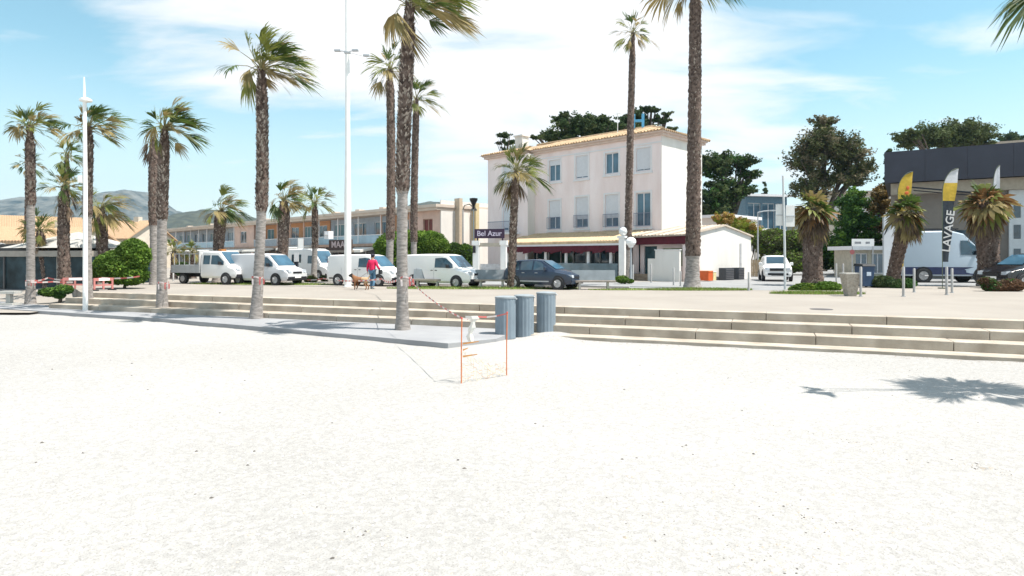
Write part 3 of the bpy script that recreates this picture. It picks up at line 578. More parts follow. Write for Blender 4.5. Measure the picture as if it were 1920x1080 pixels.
def tile_rolls(g, x0, x1, ya, za, yb, zb, pitch=.26, r=.07, m=0):
    """half round tile rolls running down the slope from (yb,zb) to (ya,za)"""
    n = int((x1-x0)/pitch)
    for i in range(n):
        c = x0+(i+.5)*(x1-x0)/n
        pts = [(c-r, 0), (c-r*.6, r*.8), (c+r*.6, r*.8), (c+r, 0)]
        g.hull([(p[0], ya, za+p[1]) for p in pts], [(p[0], yb, zb+p[1]) for p in pts], m)
M_plaster = mk('lilac_plaster', (.84, .70, .67), .9, .06, .9, col2=(.86, .76, .745), stretch=(1, 1, .25)); M_trim = mk('white_trim', (.74, .73, .74), .8, .04)
M_shut = mk('white_shutter', (.66, .67, .70), .6, .04); M_wallw = mk('white_render', (.70, .67, .63), .9, .07, 1, stretch=(1, 1, .3))
M_burg = mk('burgundy_fabric', (.095, .014, .024), .85, .25, 3); M_inner = mk('dark_interior', (.03, .027, .027), .8, .5, .8)
TH = math.atan2(-.702, .712)

# ------------------------------------------------------------------ hotel
def hotel():
    t = empty('hotel', (10.73, 46, 0), TH, 'three storey pale lilac hotel with tiled hip roof behind the tall palms', 'hotel')
    ze = 10.35; w = .62
    f3 = {-1.52: (7.95, 9.65), -4.33: (8.0, 9.6), -7.24: (7.9, 9.7), -10.1: (7.9, 9.65)}
    f2 = {-1.52: (3.85, 6.35), -4.33: (3.9, 6.4), -7.24: (3.95, 6.4), -10.1: (3.9, 6.3)}
    op = [(x-w, x+w, a, b) for d in (f3, f2) for x, (a, b) in d.items()]
    opl = [(-15.3, -14.1, 3.9, 6.4), (-15.3, -14.1, 7.9, 9.6)]
    g = MB(); wall_open(g, -12.3, 0, 0, ze, 0, op)
    wall_open(g, -17.25, -12.35, 0, ze, -.87, opl)
    g.quad((-12.35, -.87, 0), (-12.35, .02, 0), (-12.35, .02, ze), (-12.35, -.87, ze)); g.quad((-12.35, .02, 0), (-12.3, 0, 0), (-12.3, 0, ze), (-12.35, .02, ze))
    g.quad((0, 0, 0), (0, 5.9, 0), (0, 5.9, ze), (0, 0, ze)); g.quad((0, 5.9, 0), (-17.25, 5.9, 0), (-17.25, 5.9, ze), (0, 5.9, ze)); g.quad((-17.25, 5.9, 0), (-17.25, -.87, 0), (-17.25, -.87, ze), (-17.25, 5.9, ze))
    g.build('wall', M_plaster, t)
    # sun-facing sides get a white skin, sunlight put into the wall colour
    g = MB(); g.box(.003, .03, .0, 5.9, 0, ze); g.build('side_wall', M_wallw, t); g = MB(); g.box(-12.33, -12.298, -.87, -.01, 0, ze); g.build('side_wall', M_wallw, t)
    g = MB()
    for (xa, xb, za, zb) in op+opl:
        y = -.87 if xa < -13 else 0
        g.box(xa-.14, xa-.002, y-.03, y+.01, za-.1, zb+.14); g.box(xb+.002, xb+.14, y-.03, y+.01, za-.1, zb+.14); g.box(xa-.002, xb+.002, y-.03, y+.01, zb+.002, zb+.14)
        g.box(xa-.2, xb+.2, y-.10, y+.01, za-.22, za-.103)
    g.box(-12.28, .04, -.05, -.004, 9.85, 9.95); g.build('trim', M_trim, t)
    sh3 = {-1.52: .93, -4.33: 0, -7.24: .93, -10.1: .25}; sh2 = {-1.52: 0, -4.33: .72, -7.24: .72, -10.1: .58}
    for d, sh in ((f3, sh3), (f2, sh2)):
        for x, (a, b) in d.items():
            window(t, x-w, x+w, a, b, .16, M_glassb, M_shut, sh[x], M_shut, 2, rail=1.0 if d is f2 else None)
    for (xa, xb, za, zb) in opl: window(t, xa, xb, za, zb, -.87+.16, M_glassb, M_shut, .9, M_shut, 2)
    # cornice and roof
    g = MB(); o = .25
    g.box(-12.6, o, -o, 0, ze, ze+.18); g.box(0.0, o, .002, 6.1, ze, ze+.18); g.box(-17.5, -12.1-.502, -.87-o, 0, ze, ze+.18)
    g.box(-12.6, o+.12, -o-.14, .1, ze+.183, ze+.32); g.box(-.05, o+.12, .102, 6.2, ze+.183, ze+.32); g.box(-17.6, -12.604, -.87-o-.14, .1, ze+.183, ze+.32)
    g.build('cornice', mk('pink_cornice', (.62, .49, .42), .85, .1, 3), t)
    g = MB(); E = .45; z0 = ze+.325; zr = z0+1.05
    g.add([(-17.9, -1.35, z0-.02), (-12.4, -1.35, z0-.02), (-12.4, -E, z0), (E, -E, z0), (E, 6.4, z0), (-17.9, 6.4, z0), (-14.6, 2.8, zr), (-2.6, 2.9, zr), (-13.6, 1.0, z0+.62)],
          [(1, 8, 0), (0, 8, 6), (2, 3, 7, 6, 8), (1, 2, 8), (3, 4, 7), (4, 5, 6, 7), (5, 0, 6)], 0)
    k = 46
    for i in range(k):       # rolls down the front slope
        x = -12.2+(12.6)*(i+.5)/k; f = 1 if x < -2.6 else max(.06, (E-x)/(E+2.6)); r = .075
        g.tube([(x, -E-.02, z0+.03), (x, -E+(2.9+E)*f, z0+(zr-z0)*f+.03)], r, 6)
    for i in range(18):
        x = -17.7+5.2*(i+.5)/18; f = min(1, max(.05, (x+17.9)/4.2)) if x < -13.6 else max(.05, (-12.4-x)/1.2); f = min(f, 1)
        g.tube([(x, -1.37, z0+.02), (x, -1.37+2.3*f, z0+.62*f+.03)], .075, 6)
    for i in range(24):
        y = -.3+6.5*(i+.5)/24; f = max(.05, min((y+E)/3.35, (6.4-y)/3.5)); g.tube([(E+.02, y, z0+.03), (E-3.05*f, y, z0+1.05*f+.03)], .075, 6)
    g.tube([(-14.6, 2.8, zr+.05), (-2.6, 2.9, zr+.05)], .12, 8); g.tube([(-2.6, 2.9, zr+.05), (E, -E, z0+.05)], .11, 8); g.tube([(-2.6, 2.9, zr+.05), (E, 6.4, z0+.05)], .11, 8)
    rf = g.build('roof', M_tiles, t)
    g = MB(); g.box(-14.8, -13.9, .1, .9, z0+.3, z0+1.5); g.box(-14.9, -13.8, 0, 1.0, z0+1.502, z0+1.62); g.build('chimney', M_wallw, rf)
    g = MB(); g.tube([(-5.2, 2.0, zr-.3), (-5.2, 2.0, zr+1.6)], .03, 6); g.box(-5.5, -4.9, 1.98, 2.02, zr+1.3, zr+1.33); g.build('antenna', M_white, rf)
    # balcony of the left wing
    g = MB(); g.box(-16.2, -13.2, -1.9, -.872, 3.55, 3.7)
    g.build('balcony', M_trim, t)
    g = MB(); g.box(-16.2, -13.2, -1.89, -1.86, 4.62, 4.67)
    for i in range(26): x = -16.18+i*.118; g.box(x, x+.02, -1.885, -1.865, 3.702, 4.618)
    g.build('railing', mk('railing_blue_grey', (.18, .2, .28), .5), t)
    # terrace roof on columns
    y0 = -3.5; g = MB()
    g.add([(-12.9, y0, 2.72), (-1.05, y0, 2.72), (-1.05, -.01, 3.55), (-12.9, -.01, 3.55), (-12.9, y0, 2.58), (-1.05, y0, 2.58), (-1.05, -.01, 3.41), (-12.9, -.01, 3.41)],
          [(0, 1, 2, 3), (7, 6, 5, 4), (0, 4, 5, 1), (1, 5, 6, 2), (2, 6, 7, 3), (3, 7, 4, 0)])
    tile_rolls(g, -12.9, -1.05, y0-.05, 2.74, -.02, 3.56)
    g.build('terrace_roof', mk('peach_tiles', (.58, .44, .28), .85, .2, 3), t, smooth=50)  # tiles in their own peach colour
    g = MB(); g.box(-12.8, -1.1, y0+.03, y0+.16, 2.42, 2.58); g.build('terrace_beam', M_trim, t)
    g = MB(); n = 40
    for i in range(n):
        xa = -12.7+11.5*i/n; xb = -12.7+11.5*(i+1)/n; zc = 1.9+.07*math.sin(i*1.3)+.05*(i % 2)
        g.hull([(xa, y0-.02, zc), (xb, y0-.02, zc+.04), (xb, y0+.0, zc+.04), (xa, y0+.0, zc)], [(xa, y0+.02, 2.43), (xb, y0+.02, 2.43), (xb, y0+.028, 2.43), (xa, y0+.028, 2.43)])
    g.build('awning', M_burg, t)
    for x in (-12.4, -10.3, -8.25, -6.2, -4.1, -2.1):
        g = MB(); g.lathe([(.17, 0), (.17, .25), (.13, .3), (.12, 2.1), (.17, 2.2), (.18, 2.415)], 14, c=(x, y0+.3)); g.build('column', M_trim, t, smooth=40)
    g = MB(); g.box(-12.3, -.6, -.30, -.12, 0, .5); g.build('terrace_wall', M_wallw, t)
    g = MB(); g.box(-12.2, -.8, -.2, -.105, .503, 3.0); g.build('restaurant_front', M_glass, t)
    for i in range(9):
        x = -11.9+i*1.32; g = MB(); g.box(x, x+.09, -.28, -.205, .503, 2.9); g.build('mullion', M_trim, t)
    g = MB(); g.box(-12.4, -1.4, y0+.1, y0+.14, .1, 1.15); g.build('terrace_screen', mk('screen_glass', (.16, .22, .25), .12, .3, .7, spec=.8), t)
    # pillar with globe at the terrace corner
    g = MB(); g.box(-1.02, -.55, y0-.3, y0+.17, 0, 2.9); g.box(-1.1, -.47, y0-.38, y0+.25, 2.903, 3.05); g.sphere((-.785, y0-.065, 3.36), .32, 16); g.build('corner_pillar', M_white, t, smooth=40)
    return t
hotel()
# rooftop H sign
t = empty('rooftop_sign', W(1197, 243, 49.5), TH*.3, 'blue letter H sign standing on the hotel roof ridge', 'sign')
text_mesh('letter', 'H', 1.45, mk('blue_sign', (.12, .42, .68), .5), t, (0, 0, .62), ext=.08, off=.03)
g = MB(); g.tube([(-.3, .05, -.5), (-.3, .05, .3)], .03, 6); g.tube([(.3, .05, -.5), (.3, .05, .3)], .03, 6); g.build('bracket', M_gray_metal, t)

# annex
def annex():
    t = empty('annex', (10.73, 46, 0), TH, 'low white annex with gabled tile roof beside the hotel', 'building')
    g = MB(); x1 = 3.57; ya, yb, yc = -2.6, 2.6, 6.8
    # gable wall facing the road
    gp = [(x1, ya, 0), (x1, yc, 0), (x1, yc, 3.15), (x1, 2.45, 3.80), (x1, ya, 3.12)]
    g.add(gp, [(0, 1, 2, 3, 4)]); g.quad((x1, yc, 0), (0, yc, 0), (0, yc, 3.15), (x1, yc, 3.15))
    g.build('gable_wall', M_wallw, t)
    g = MB(); wall_open(g, -.4, x1, 0, 3.0, ya+.5, [(-.1, .95, .0, 2.35), (1.4, 3.2, 1.0, 2.2)], .2); g.build('front_wall', M_plaster, t)
    g = MB(); g.box(-.1, .95, ya+.65, ya+.7, .0, 2.35); g.build('door', mk('teal_door', (.04, .085, .10), .25, .3), t)
    g = MB(); g.box(1.4, 3.2, ya+.6, ya+.66, 1.0, 2.2); g.build('menu_panel', mk('green_panel', (.30, .34, .20), .6, .2), t)
    g = MB(); R_ = .5
    g.add([(-.9, ya-.35, 3.02), (x1+.12, ya-.35, 3.10), (x1+.12, 2.45, 3.90), (-.9, 2.45, 3.82), (x1+.12, yc+.2, 3.22), (-.9, yc+.2, 3.15)]+[(-.9, ya-.35, 2.92), (x1+.12, ya-.35, 2.99), (x1+.12, 2.45, 3.79), (-.9, 2.45, 3.70), (x1+.12, yc+.2, 3.11), (-.9, yc+.2, 3.04)],
          [(0, 1, 2, 3), (3, 2, 4, 5), (6, 9, 8, 7), (9, 11, 10, 8), (0, 6, 7, 1), (1, 7, 8, 2), (2, 8, 10, 4), (4, 10, 11, 5), (5, 11, 9, 3), (3, 9, 6, 0)])
    tile_rolls(g, -.9, x1+.1, ya-.4, 3.05, 2.4, 3.86)
    g.build('roof', M_tilep, t, smooth=50)
    g = MB(); g.box(-.6, x1-.1, ya-.1, ya-.04, 2.45, 2.98); g.build('awning', M_burg, t)
    g = MB(); g.box(-.75, -.45, ya+.1, ya+.4, 0, 2.9); g.build('pillar', M_plaster, t); g = MB(); g.box(x1-.4, x1-.05, ya+.02, ya+.4, 0, 2.95); g.build('pillar', M_plaster, t)
    g = MB(); g.box(x1+.004, x1+.05, 4.9, 5.15, .6, 2.6); g.build('drain_pipe', mk('pipe_grey', (.45, .45, .46), .6), t)
    g = MB(); g.box(-1.9, 0.9, ya-.4, ya-.2, 0, .45); g.build('low_wall', mk('stone_brown', (.26, .2, .15), .9, .3, 5), t)
    return t
annex()
t = empty('garden_wall', (10.73, 46, 0), TH, 'plain white head high wall in front of the annex', 'wall')
g = MB(); g.box(1.55, 3.35, -3.3, -3.1, 0, 2.05); g.box(.95, 1.53, -3.25, -3.12, 0, 1.5); g.build('wall_panel', M_wallw, t); g = MB(); g.box(1.5, 3.4, -3.34, -3.06, 2.053, 2.1); g.build('coping', M_trim, t)
# hotel gate with sign
t = empty('entrance_gate', XY(918, 46), TH*.25, 'white pillared hotel entrance carrying the dark name board', 'gateway')
for x, w in ((-.98, .22), (1.04, .2)):
    g = MB(); g.box(x-w, x+w, -.2, .2, 0, 2.45); g.box(x-w-.06, x+w+.06, -.26, .26, 2.453, 2.78); g.build('pillar', M_white, t)
g = MB(); g.box(-.75, .82, -.05, .05, 2.35, 2.62); g.build('lintel', mk('beige_plaster', (.5, .44, .36), .9, .1), t)
g = MB(); g.box(-1.1, 1.1, -.1, .02, 2.95, 3.62); g.box(-.95, -.85, -.04, .04, 2.78, 2.948); g.box(.9, 1.0, -.04, .04, 2.78, 2.948)
sb = g.build('name_board', mk('aubergine_board', (.045, .022, .05), .5), t)
text_mesh('lettering', 'Bel Azur', .52, mk('lilac_letters', (.62, .55, .66), .6), sb, (0, -.112, 3.28), ext=.008, off=.006)
g = MB(); g.box(-1.18, -.98, -.28, -.22, 1.9, 2.4); g.build('menu_case', M_black, t)
g = MB(); g.box(-.72, .8, .1, .16, .0, 1.1); g.build('gate_leaf', mk('grey_gate', (.5, .5, .52), .6, .2, 4), t)

# ------------------------------------------------------------------ long arcade building at left
OB = Vector((-6.8, 60.6)); du = Vector((-.712, .702))
def lx(px):
    k = (px-960)/F; return -((OB.x-k*OB.y)/(k*du.y-du.x))
def arcade():
    t = empty('arcade_building', (OB.x, OB.y, 0), math.atan2(-.702, .712), 'long two storey building with balconies and ground floor shops behind the parked vans', 'building')
    pink = mk('pink_render', (.60, .43, .36), .9, .12, 1); oran = mk('orange_render', (.58, .31, .17), .9, .12, 1); brown = mk('brown_band', (.38, .26, .20), .85, .15, 2)
    roofm = mk('beige_fascia', (.56, .48, .41), .85, .08, 1); white = mk('white_awning', (.74, .71, .66), .8, .05)
    bl = mk('balcony_glass', (.13, .20, .26), .1, .3, .4, spec=.8); L0 = -118; recess = 1.6
    g = MB()
    g.box(L0, 0, 2.2, 10, 0, 6.0); g.build('main_wall', pink, t)
    g = MB(); g.box(L0-.3, .15, -.55, 10.2, 6.05, 6.32); g.box(L0-.3, .25, -.7, 10.3, 6.323, 6.6); rf = g.build('roof', roofm, t)
    for px in (610, 655, 700, 480, 380, 340): g = MB(); x = lx(px); g.box(x-.4, x+.4, 1, 1.8, 6.603, 7.0); g.build('roof_vent', roofm, rf)
    g = MB(); g.box(L0, 0, -.25, 2.2, 2.75, 3.05); g.build('floor_slab', brown, t)
    # sections: px range, kind
    for a, b, kind in ((770, 825, 'pink'), (715, 768, 'orange'), (598, 714, 'glaze'), (476, 597, 'recess'), (440, 475, 'pink2'), (330, 439, 'glaze'), (225, 329, 'glaze')):
        xa, xb = lx(a), lx(b)
        if kind in ('pink', 'pink2'):
            c = lx(802) if kind == 'pink' else lx(456); w = .75 if kind == 'pink' else 1.1
            g = MB(); wall_open(g, xa, xb, 3.05, 6.05, 0, [(c-w, c+w, 3.3 if kind == 'pink' else 3.6, 5.3)], .2)
            g.quad((xa, 0, 3.05), (xa, 0, 6.05), (xa, 2.2, 6.05), (xa, 2.2, 3.05)); g.quad((xb, 0, 3.05), (xb, 2.2, 3.05), (xb, 2.2, 6.05), (xb, 0, 6.05))
            wall_open(g, xa, xb, 0, 2.75, 0, [(xa+.8, xb-.8, .1, 2.4)], .3); g.build('bay_wall', pink, t)
            window(t, c-w, c+w, 3.3 if kind == 'pink' else 3.6, 5.3, .18, mk('red_brown_shutter', (.13, .025, .02), .5) if kind == 'pink' else M_glass, brown if kind == 'pink' else M_trim, 0, None, 2)
            g = MB(); g.box(xa+.8, xb-.8, .25, .32, .1, 2.4); g.build('shop_front', M_glass, t)
        else:
            g = MB(); col = {'orange': oran, 'recess': oran, 'glaze': bl}[kind]
            n = max(1, int((xb-xa)/3.4)); s = (xb-xa)/n
            wall_open(g, xa, xb, 3.05, 6.05, recess, [(xa+s*(i+.18), xa+s*(i+.78), 3.1, 5.5) for i in range(n)], .15); g.build('back_wall', oran if kind != 'glaze' else mk('pale_blue_wall', (.40, .47, .55), .8, .1), t)
            for i in range(n): window(t, xa+s*(i+.18), xa+s*(i+.78), 3.1, 5.5, recess+.13, M_glassb if (i % 3) else mk('teal_curtain', (.14, .27, .31), .4), M_trim, 0, None, 2+(i % 2))
            g = MB()
            for i in range(n+1): g = MB(); x = xa+s*i; g.box(x-.06, x+.06, -.05, .07, 3.05, 6.05); g.build('balcony_post', M_trim if kind == 'glaze' else pink, t)
            g = MB(); g.box(xa, xb, -.03, .0, 3.07, 3.95); gl = g.build('balustrade', mk('balustrade_glass', (.26, .40, .50), .2, .2, .5, spec=.8) if kind == 'glaze' else mk('balustrade_blue', (.26, .31, .36), .4, .2), t)
            g = MB(); g.box(xa, xb, -.06, .03, 3.953, 4.02)
            g.build('handrail', M_trim, gl)
            g = MB(); g.box(xa, xb, .3, .42, .05, 2.7); g.build('shop_front', mk('shop_dark', (.035, .035, .036), .3, .6, .5), t)
            g = MB()
            for i in range(n*2): x = xa+(xb-xa)*(i+.5)/(2*n); g.box(x-.05, x+.05, .2, .297, .05, 2.7)
            g.build('shop_mullion', M_trim if kind == 'glaze' else brown, t)
    # shop blinds and fascia band
    for a, b, zt, m in ((670, 706, 2.35, white), (545, 590, 2.7, white), (420, 470, 2.45, white), (345, 412, 2.6, white), (480, 515, 2.5, white), (255, 290, 2.5, white)):
        xa, xb = lx(a), lx(b); g = MB()
        g.hull([(xa, -2.0, zt-.25), (xb, -2.0, zt-.25), (xb, -.02, zt+.1), (xa, -.02, zt+.1)], [(xa, -2.0, zt), (xb, -2.0, zt), (xb, -.02, zt+.35), (xa, -.02, zt+.35)]); g.build('awning', m, t)
    # end wall in the sun with pilasters
    g = MB(); g.box(.003, .12, .0, 7.0, 0, 7.0); g.box(.124, .3, 4.0, 7.0, 0, 6.4); g.build('end_wall', M_wallw, t)
    g = MB(); g.box(.0, .75, 1.75, 2.15, 0, 7.25); g.build('pilaster', mk('beige_pilaster', (.50, .41, .31), .9, .08), t)
    g = MB(); g.box(.0, .7, 3.9, 4.35, 0, 6.9); g.build('pilaster', mk('yellow_pilaster', (.56, .46, .27), .9, .08), t)
    return t
arcade()
# restaurant sign of dark timber
t = empty('restaurant_porch', XY(636, 52), math.atan2(-.702, .712)*.8, 'dark timber porch with a carved name board over the restaurant terrace', 'porch')
g = MB(); g.box(-1.3, 1.5, 0, .12, 2.15, 3.0); nb_ = g.build('name_board', mk('dark_timber', (.07, .045, .04), .7, .3), t)
text_mesh('lettering', 'MAAL', .72, mk('rose_letters', (.50, .40, .40), .6), nb_, (.05, -.012, 2.6), ext=.01, off=.01, sx=1.1)
g = MB(); g.box(-1.6, 1.6, -.06, .16, 1.98, 2.145); g.build('beam', mk('grey_timber', (.24, .2, .17), .8), t)
for x in (-1.5, -.1, 1.4):
    g = MB(); g.box(x-.07, x+.07, 0, .14, 0, 1.975); g.build('post', mk('dark_timber', (.07, .045, .04), .7, .3), t)
g = MB(); g.box(-1.4, 1.35, .5, .6, 0, 1.97); g.build('glazing', M_inner, t)
g = MB(); g.box(-1.9, -1.35, .0, .5, 3.1, 3.75); g.lathe([(.2, 3.45), (.2, 3.47)], 12, c=(-1.6, -.05)); g.build('air_conditioner', M_trim, t)

# ------------------------------------------------------------------ left houses and glass pavilion
def house(name, loc, rz, w, d, h, rise, wall, roof, label, wins=()):
    t = empty(name, loc, rz, label, 'house')
    g = MB(); wall_open(g, -w/2, w/2, 0, h, 0, list(wins), .15)
    g.quad((-w/2, d, 0), (-w/2, 0, 0), (-w/2, 0, h), (-w/2, d, h)); g.quad((w/2, 0, 0), (w/2, d, 0), (w/2, d, h), (w/2, 0, h)); g.quad((w/2, d, 0), (-w/2, d, 0), (-w/2, d, h), (w/2, d, h))
    g.add([(-w/2, 0, h), (-w/2, d, h), (-w/2, d/2, h+rise)], [(0, 2, 1)]); g.add([(w/2, 0, h), (w/2, d, h), (w/2, d/2, h+rise)], [(0, 1, 2)]); g.build('wall', wall, t)
    g = MB(); o = .4; x0, x1 = -w/2-o, w/2+o; e_ = rise*o/(d/2)
    for th in (0,):
        g.hull([(x0, -o, h-e_), (x1, -o, h-e_), (x1, d/2, h+rise), (x0, d/2, h+rise)], [(x0, -o, h-e_+.15), (x1, -o, h-e_+.15), (x1, d/2, h+rise+.15), (x0, d/2, h+rise+.15)])
        g.hull([(x0, d/2+.003, h+rise), (x1, d/2+.003, h+rise), (x1, d+o, h-e_), (x0, d+o, h-e_)], [(x0, d/2+.003, h+rise+.15), (x1, d/2+.003, h+rise+.15), (x1, d+o, h-e_+.15), (x0, d+o, h-e_+.15)])
    tile_rolls(g, x0, x1, -o-.03, h-e_+.15, d/2-.02, h+rise+.15, pitch=.24, r=.045)
    rf = g.build('roof', roof, t)
    g = MB(); g.box(w/4, w/4+.8, d/2-.4, d/2+.4, h+rise-.4, h+rise+.7); g.build('chimney', wall, rf)
    for (a, b, c, dd) in wins: window(t, a, b, c, dd, .13, M_glass, M_trim, 0, None, 2)
    return t
M_mint = mk('mint_render', (.40, .46, .42), .9, .08, 1); M_cream = mk('cream_render', (.60, .53, .44), .9, .08, 1)
house('gabled_house', XY(60, 80), R(38), 13, 9, 4.6, 2.2, M_mint, M_tileo, 'pale green gabled house with orange tiles behind the left palms', [(-5, -3.6, 1.5, 3), (-1, .4, 1.5, 3), (3, 4.4, 1.5, 3)])
house('tiled_house', XY(178, 92), R(-12), 11, 9, 4.3, 2.6, M_cream, M_tileo, 'cream house with orange tiled roof between the lamp pole and the drooping palm', [(-4.5, -3.2, 1.5, 3), (-.6, .7, 1.5, 3), (3, 4.3, 1.5, 3)])
house('tiled_house', XY(-20, 52), R(8), 12, 8, 2.9, 1.2, M_cream, M_tileo, 'low orange tiled roof at the left edge above the pavilion', [(-4.5, -3.2, .8, 2), (3, 4.3, .8, 2)])
def pavilion():
    p = Vector((-37.5, 39.5, -.62)); q = Vector((-24.0, 35.9, -.62)); d = q-p; L_ = d.length
    t = empty('glass_pavilion', p, math.atan2(d.y, d.x), 'low glass walled beach restaurant pavilion with flat beige roof band', 'pavilion')
    band = mk('beige_band', (.33, .30, .265), .8, .1); frame = mk('anthracite_frame', (.08, .08, .085), .5)
    g = MB(); g.box(-6, L_, -.15, 5, 2.25, 2.58); g.build('roof', band, t)
    g = MB(); g.box(-6, L_, 0, .3, 0, .35); g.build('plinth', mk('slate_plinth', (.16, .16, .17), .8, .2), t)
    pg = mk('pavilion_glass', (.025, .045, .055), .25, .6, .9, spec=.12)
    n = 10
    for i in range(n):
        xa = -6+(L_+6)*i/n; xb = -6+(L_+6)*(i+1)/n
        g = MB(); g.box(xa+.05, xb-.05, .12, .16, .36, 2.24); g.build('glass_panel', pg, t)
        g = MB(); g.box(xa-.05, xa+.048, .05, .2, .353, 2.247); g.build('frame_post', frame if i % 3 else band, t)
    g = MB(); g.box(L_-.1, L_-.003, .21, 5, 0, 2.247); g.build('side_wall', pg, t)
    g = MB(); g.box(-5.8, L_-.3, 4.8, 4.9, 0, 2.245); g.build('rear_wall', M_inner, t)
    g = MB(); g.box(-6, L_-3, .8, 4.5, 2.583, 3.0); g.build('roof_box', M_black, t)
    for cx in (1.5, 11.2):
        g = MB(); g.add([(cx-3.2, -.2, 2.75), (cx+2.6, -.2, 2.75), (cx+2.6, 4.6, 2.75), (cx-3.2, 4.6, 2.75), (cx-.2, 2.2, 3.75)], [(0, 1, 4), (1, 2, 4), (2, 3, 4), (3, 0, 4), (3, 2, 1, 0)]); g.build('canvas_roof', mk('canvas_beige', (.42, .40, .37), .8, .1), t)
    return t
pavilion()
# light planter at the far left on the lower paving
g = MB(); g.box(-.35, .35, -.3, .3, 0, .12); g.box(-.1, .1, -.1, .1, .12, .55); g.box(-.4, .4, -.25, .25, .553, .68)
o = g.build('stone_bench', mk('stone_pale', (.45, .44, .41), .9, .1)); o.location = G(18, 573, -.655); tag(o, 'small pale stone seat before the glass pavilion at far left', 'bench')

# ------------------------------------------------------------------ right: shop building and background
def shop():
    O = Vector((29.6, 50)); dr = Vector((.852, -.523)); t = empty('shop_building', (O.x, O.y, 0), math.atan2(dr.y, dr.x), 'modern shop with a deep anthracite fascia band and white flank at right', 'building')
    fas = mk('anthracite_cladding', (.040, .042, .058), .55, .12, .6); wall = mk('taupe_wall', (.20, .18, .16), .9, .12, .8); lite = mk('pale_panel', (.52, .56, .58), .8, .06)
    g = MB()
    for i in range(9): g.box(-.4+2.6*i, 2.19+2.6*i, -1.6, -1.45, 7.25, 9.6)
    g.box(-.4, 23.4, -1.44, 12, 7.3, 9.58); g.build('fascia', fas, t)
    g = MB(); g.box(0, 7.3, 0, 12, 0, 7.29); g.box(11.4, 23, .3, 12, 0, 7.29); g.build('wall', wall, t)
    g = MB(); g.box(0, 23, -.9, -.002, 6.4, 7.24); g.build('soffit', mk('beige_soffit', (.34, .30, .24), .9, .1), t)
    g = MB(); g.box(7.3, 11.4, -.4, 8, 0, 6.39); g.build('pale_bay', lite, t)
    for z in (1.2, 2.9, 4.4): g = MB(); g.box(7.55, 7.95, -.43, -.402, z, z+1.0); g.build('slot_window', M_glass, t)
    g = MB(); g.box(9.6, 10.4, -.9, -.402, .8, 4.8); sp = g.build('totem_sign', mk('sign_red', (.42, .03, .03), .5), t)
    g = MB(); g.box(9.62, 10.38, -.94, -.903, .9, 2.2); g.build('sign_stripe', mk('sign_magenta', (.32, .02, .2), .5), sp)
    g = MB(); g.box(1.2, 6.8, -.06, -.002, .2, 3.6); g.build('glazing', M_glass, t)
    g = MB(); g.tube([(1.0, -1.4, 6.9), (6.5, -6.0, 5.6)], .06, 6); g.tube([(1.5, -1.4, 6.6), (6.6, -6.0, 5.4)], .04, 6)
    g.build('canopy_cable', M_black, t)
    return t
shop()
t = empty('pale_house', XY(1895, 95), R(-25), 'pale flat roofed house above the shop fascia at right edge', 'house')
g = MB(); g.box(-8, 8, 0, 8, 0, 18.3); g.build('wall', M_cream, t); g = MB(); g.box(-8.5, 8.5, -.5, 8.5, 18.303, 18.8); g.build('roof', M_tilep, t)
def block(name, loc, rz, w, d, h, mat, label, rows=(), cat='house', roofm=None, rt=.3):
    t = empty(name, loc, rz, label, cat); g = MB(); wall_open(g, -w/2, w/2, 0, h, 0, list(rows), .2)
    g.quad((w/2, 0, 0), (w/2, d, 0), (w/2, d, h), (w/2, 0, h)); g.quad((-w/2, d, 0), (-w/2, 0, 0), (-w/2, 0, h), (-w/2, d, h)); g.quad((w/2, d, 0), (-w/2, d, 0), (-w/2, d, h), (w/2, d, h)); g.build('wall', mat, t)
    g = MB(); g.box(-w/2-.4, w/2+.4, -.6, d+.3, h+.003, h+rt); g.build('roof', roofm or M_trim, t)
    for (a, b, c, dd) in rows: window(t, a, b, c, dd, .17, M_glassb, M_trim, 0, None, 2)
    return t
block('villa', XY(1325, 66), TH, 4.5, 7, 5.6, M_wallw, 'white villa block showing right of the hotel behind the annex', [(-1.5, -.4, 2.5, 3.8)])
block('villa', XY(1390, 70), TH, 4, 6, 4.4, M_wallw, 'lower white garden house behind the ochre shrub', [(-1.2, -.2, 1.5, 2.6)])
block('glazed_building', XY(1437, 88), R(14), 6.5, 8, 9.9, mk('dusk_blue_wall', (.12, .20, .26), .5, .15), 'blue glazed building behind the street sign panels', [(-2.9, -.9, 5.4, 9.0), (-.6, 1.3, 5.4, 9.0), (1.6, 3.0, 5.4, 9.0), (-2.9, 0, 1.5, 4.5)], 'building')
block('villa', XY(1608, 96), R(-10), 9, 8, 11.2, M_cream, 'cream villa with pale roof glimpsed through the big grey green tree', [(-3, -1.5, 8.5, 10), (1, 2.5, 8.5, 10)], roofm=M_tilep)
block('villa', XY(1662, 78), R(-6), 6, 8, 9.2, M_wallw, 'white balconied villa left of the shop fascia', [(-2, -.5, 5.5, 7.5), (.5, 2, 5.5, 7.5)], roofm=M_tilep)
block('kiosk', XY(1632, 50), R(4), 2.9, 2.5, 2.15, mk('kiosk_cream', (.45, .41, .33), .8, .15), 'small cream kiosk with glazed front under the leafy tree', [(-1.2, -.2, .7, 1.9), (.1, 1.2, .3, 1.9)], 'kiosk')

# ------------------------------------------------------------------ street furniture
def at(o, p, rz=0): o.location = p; o.rotation_euler = (0, 0, rz); return o
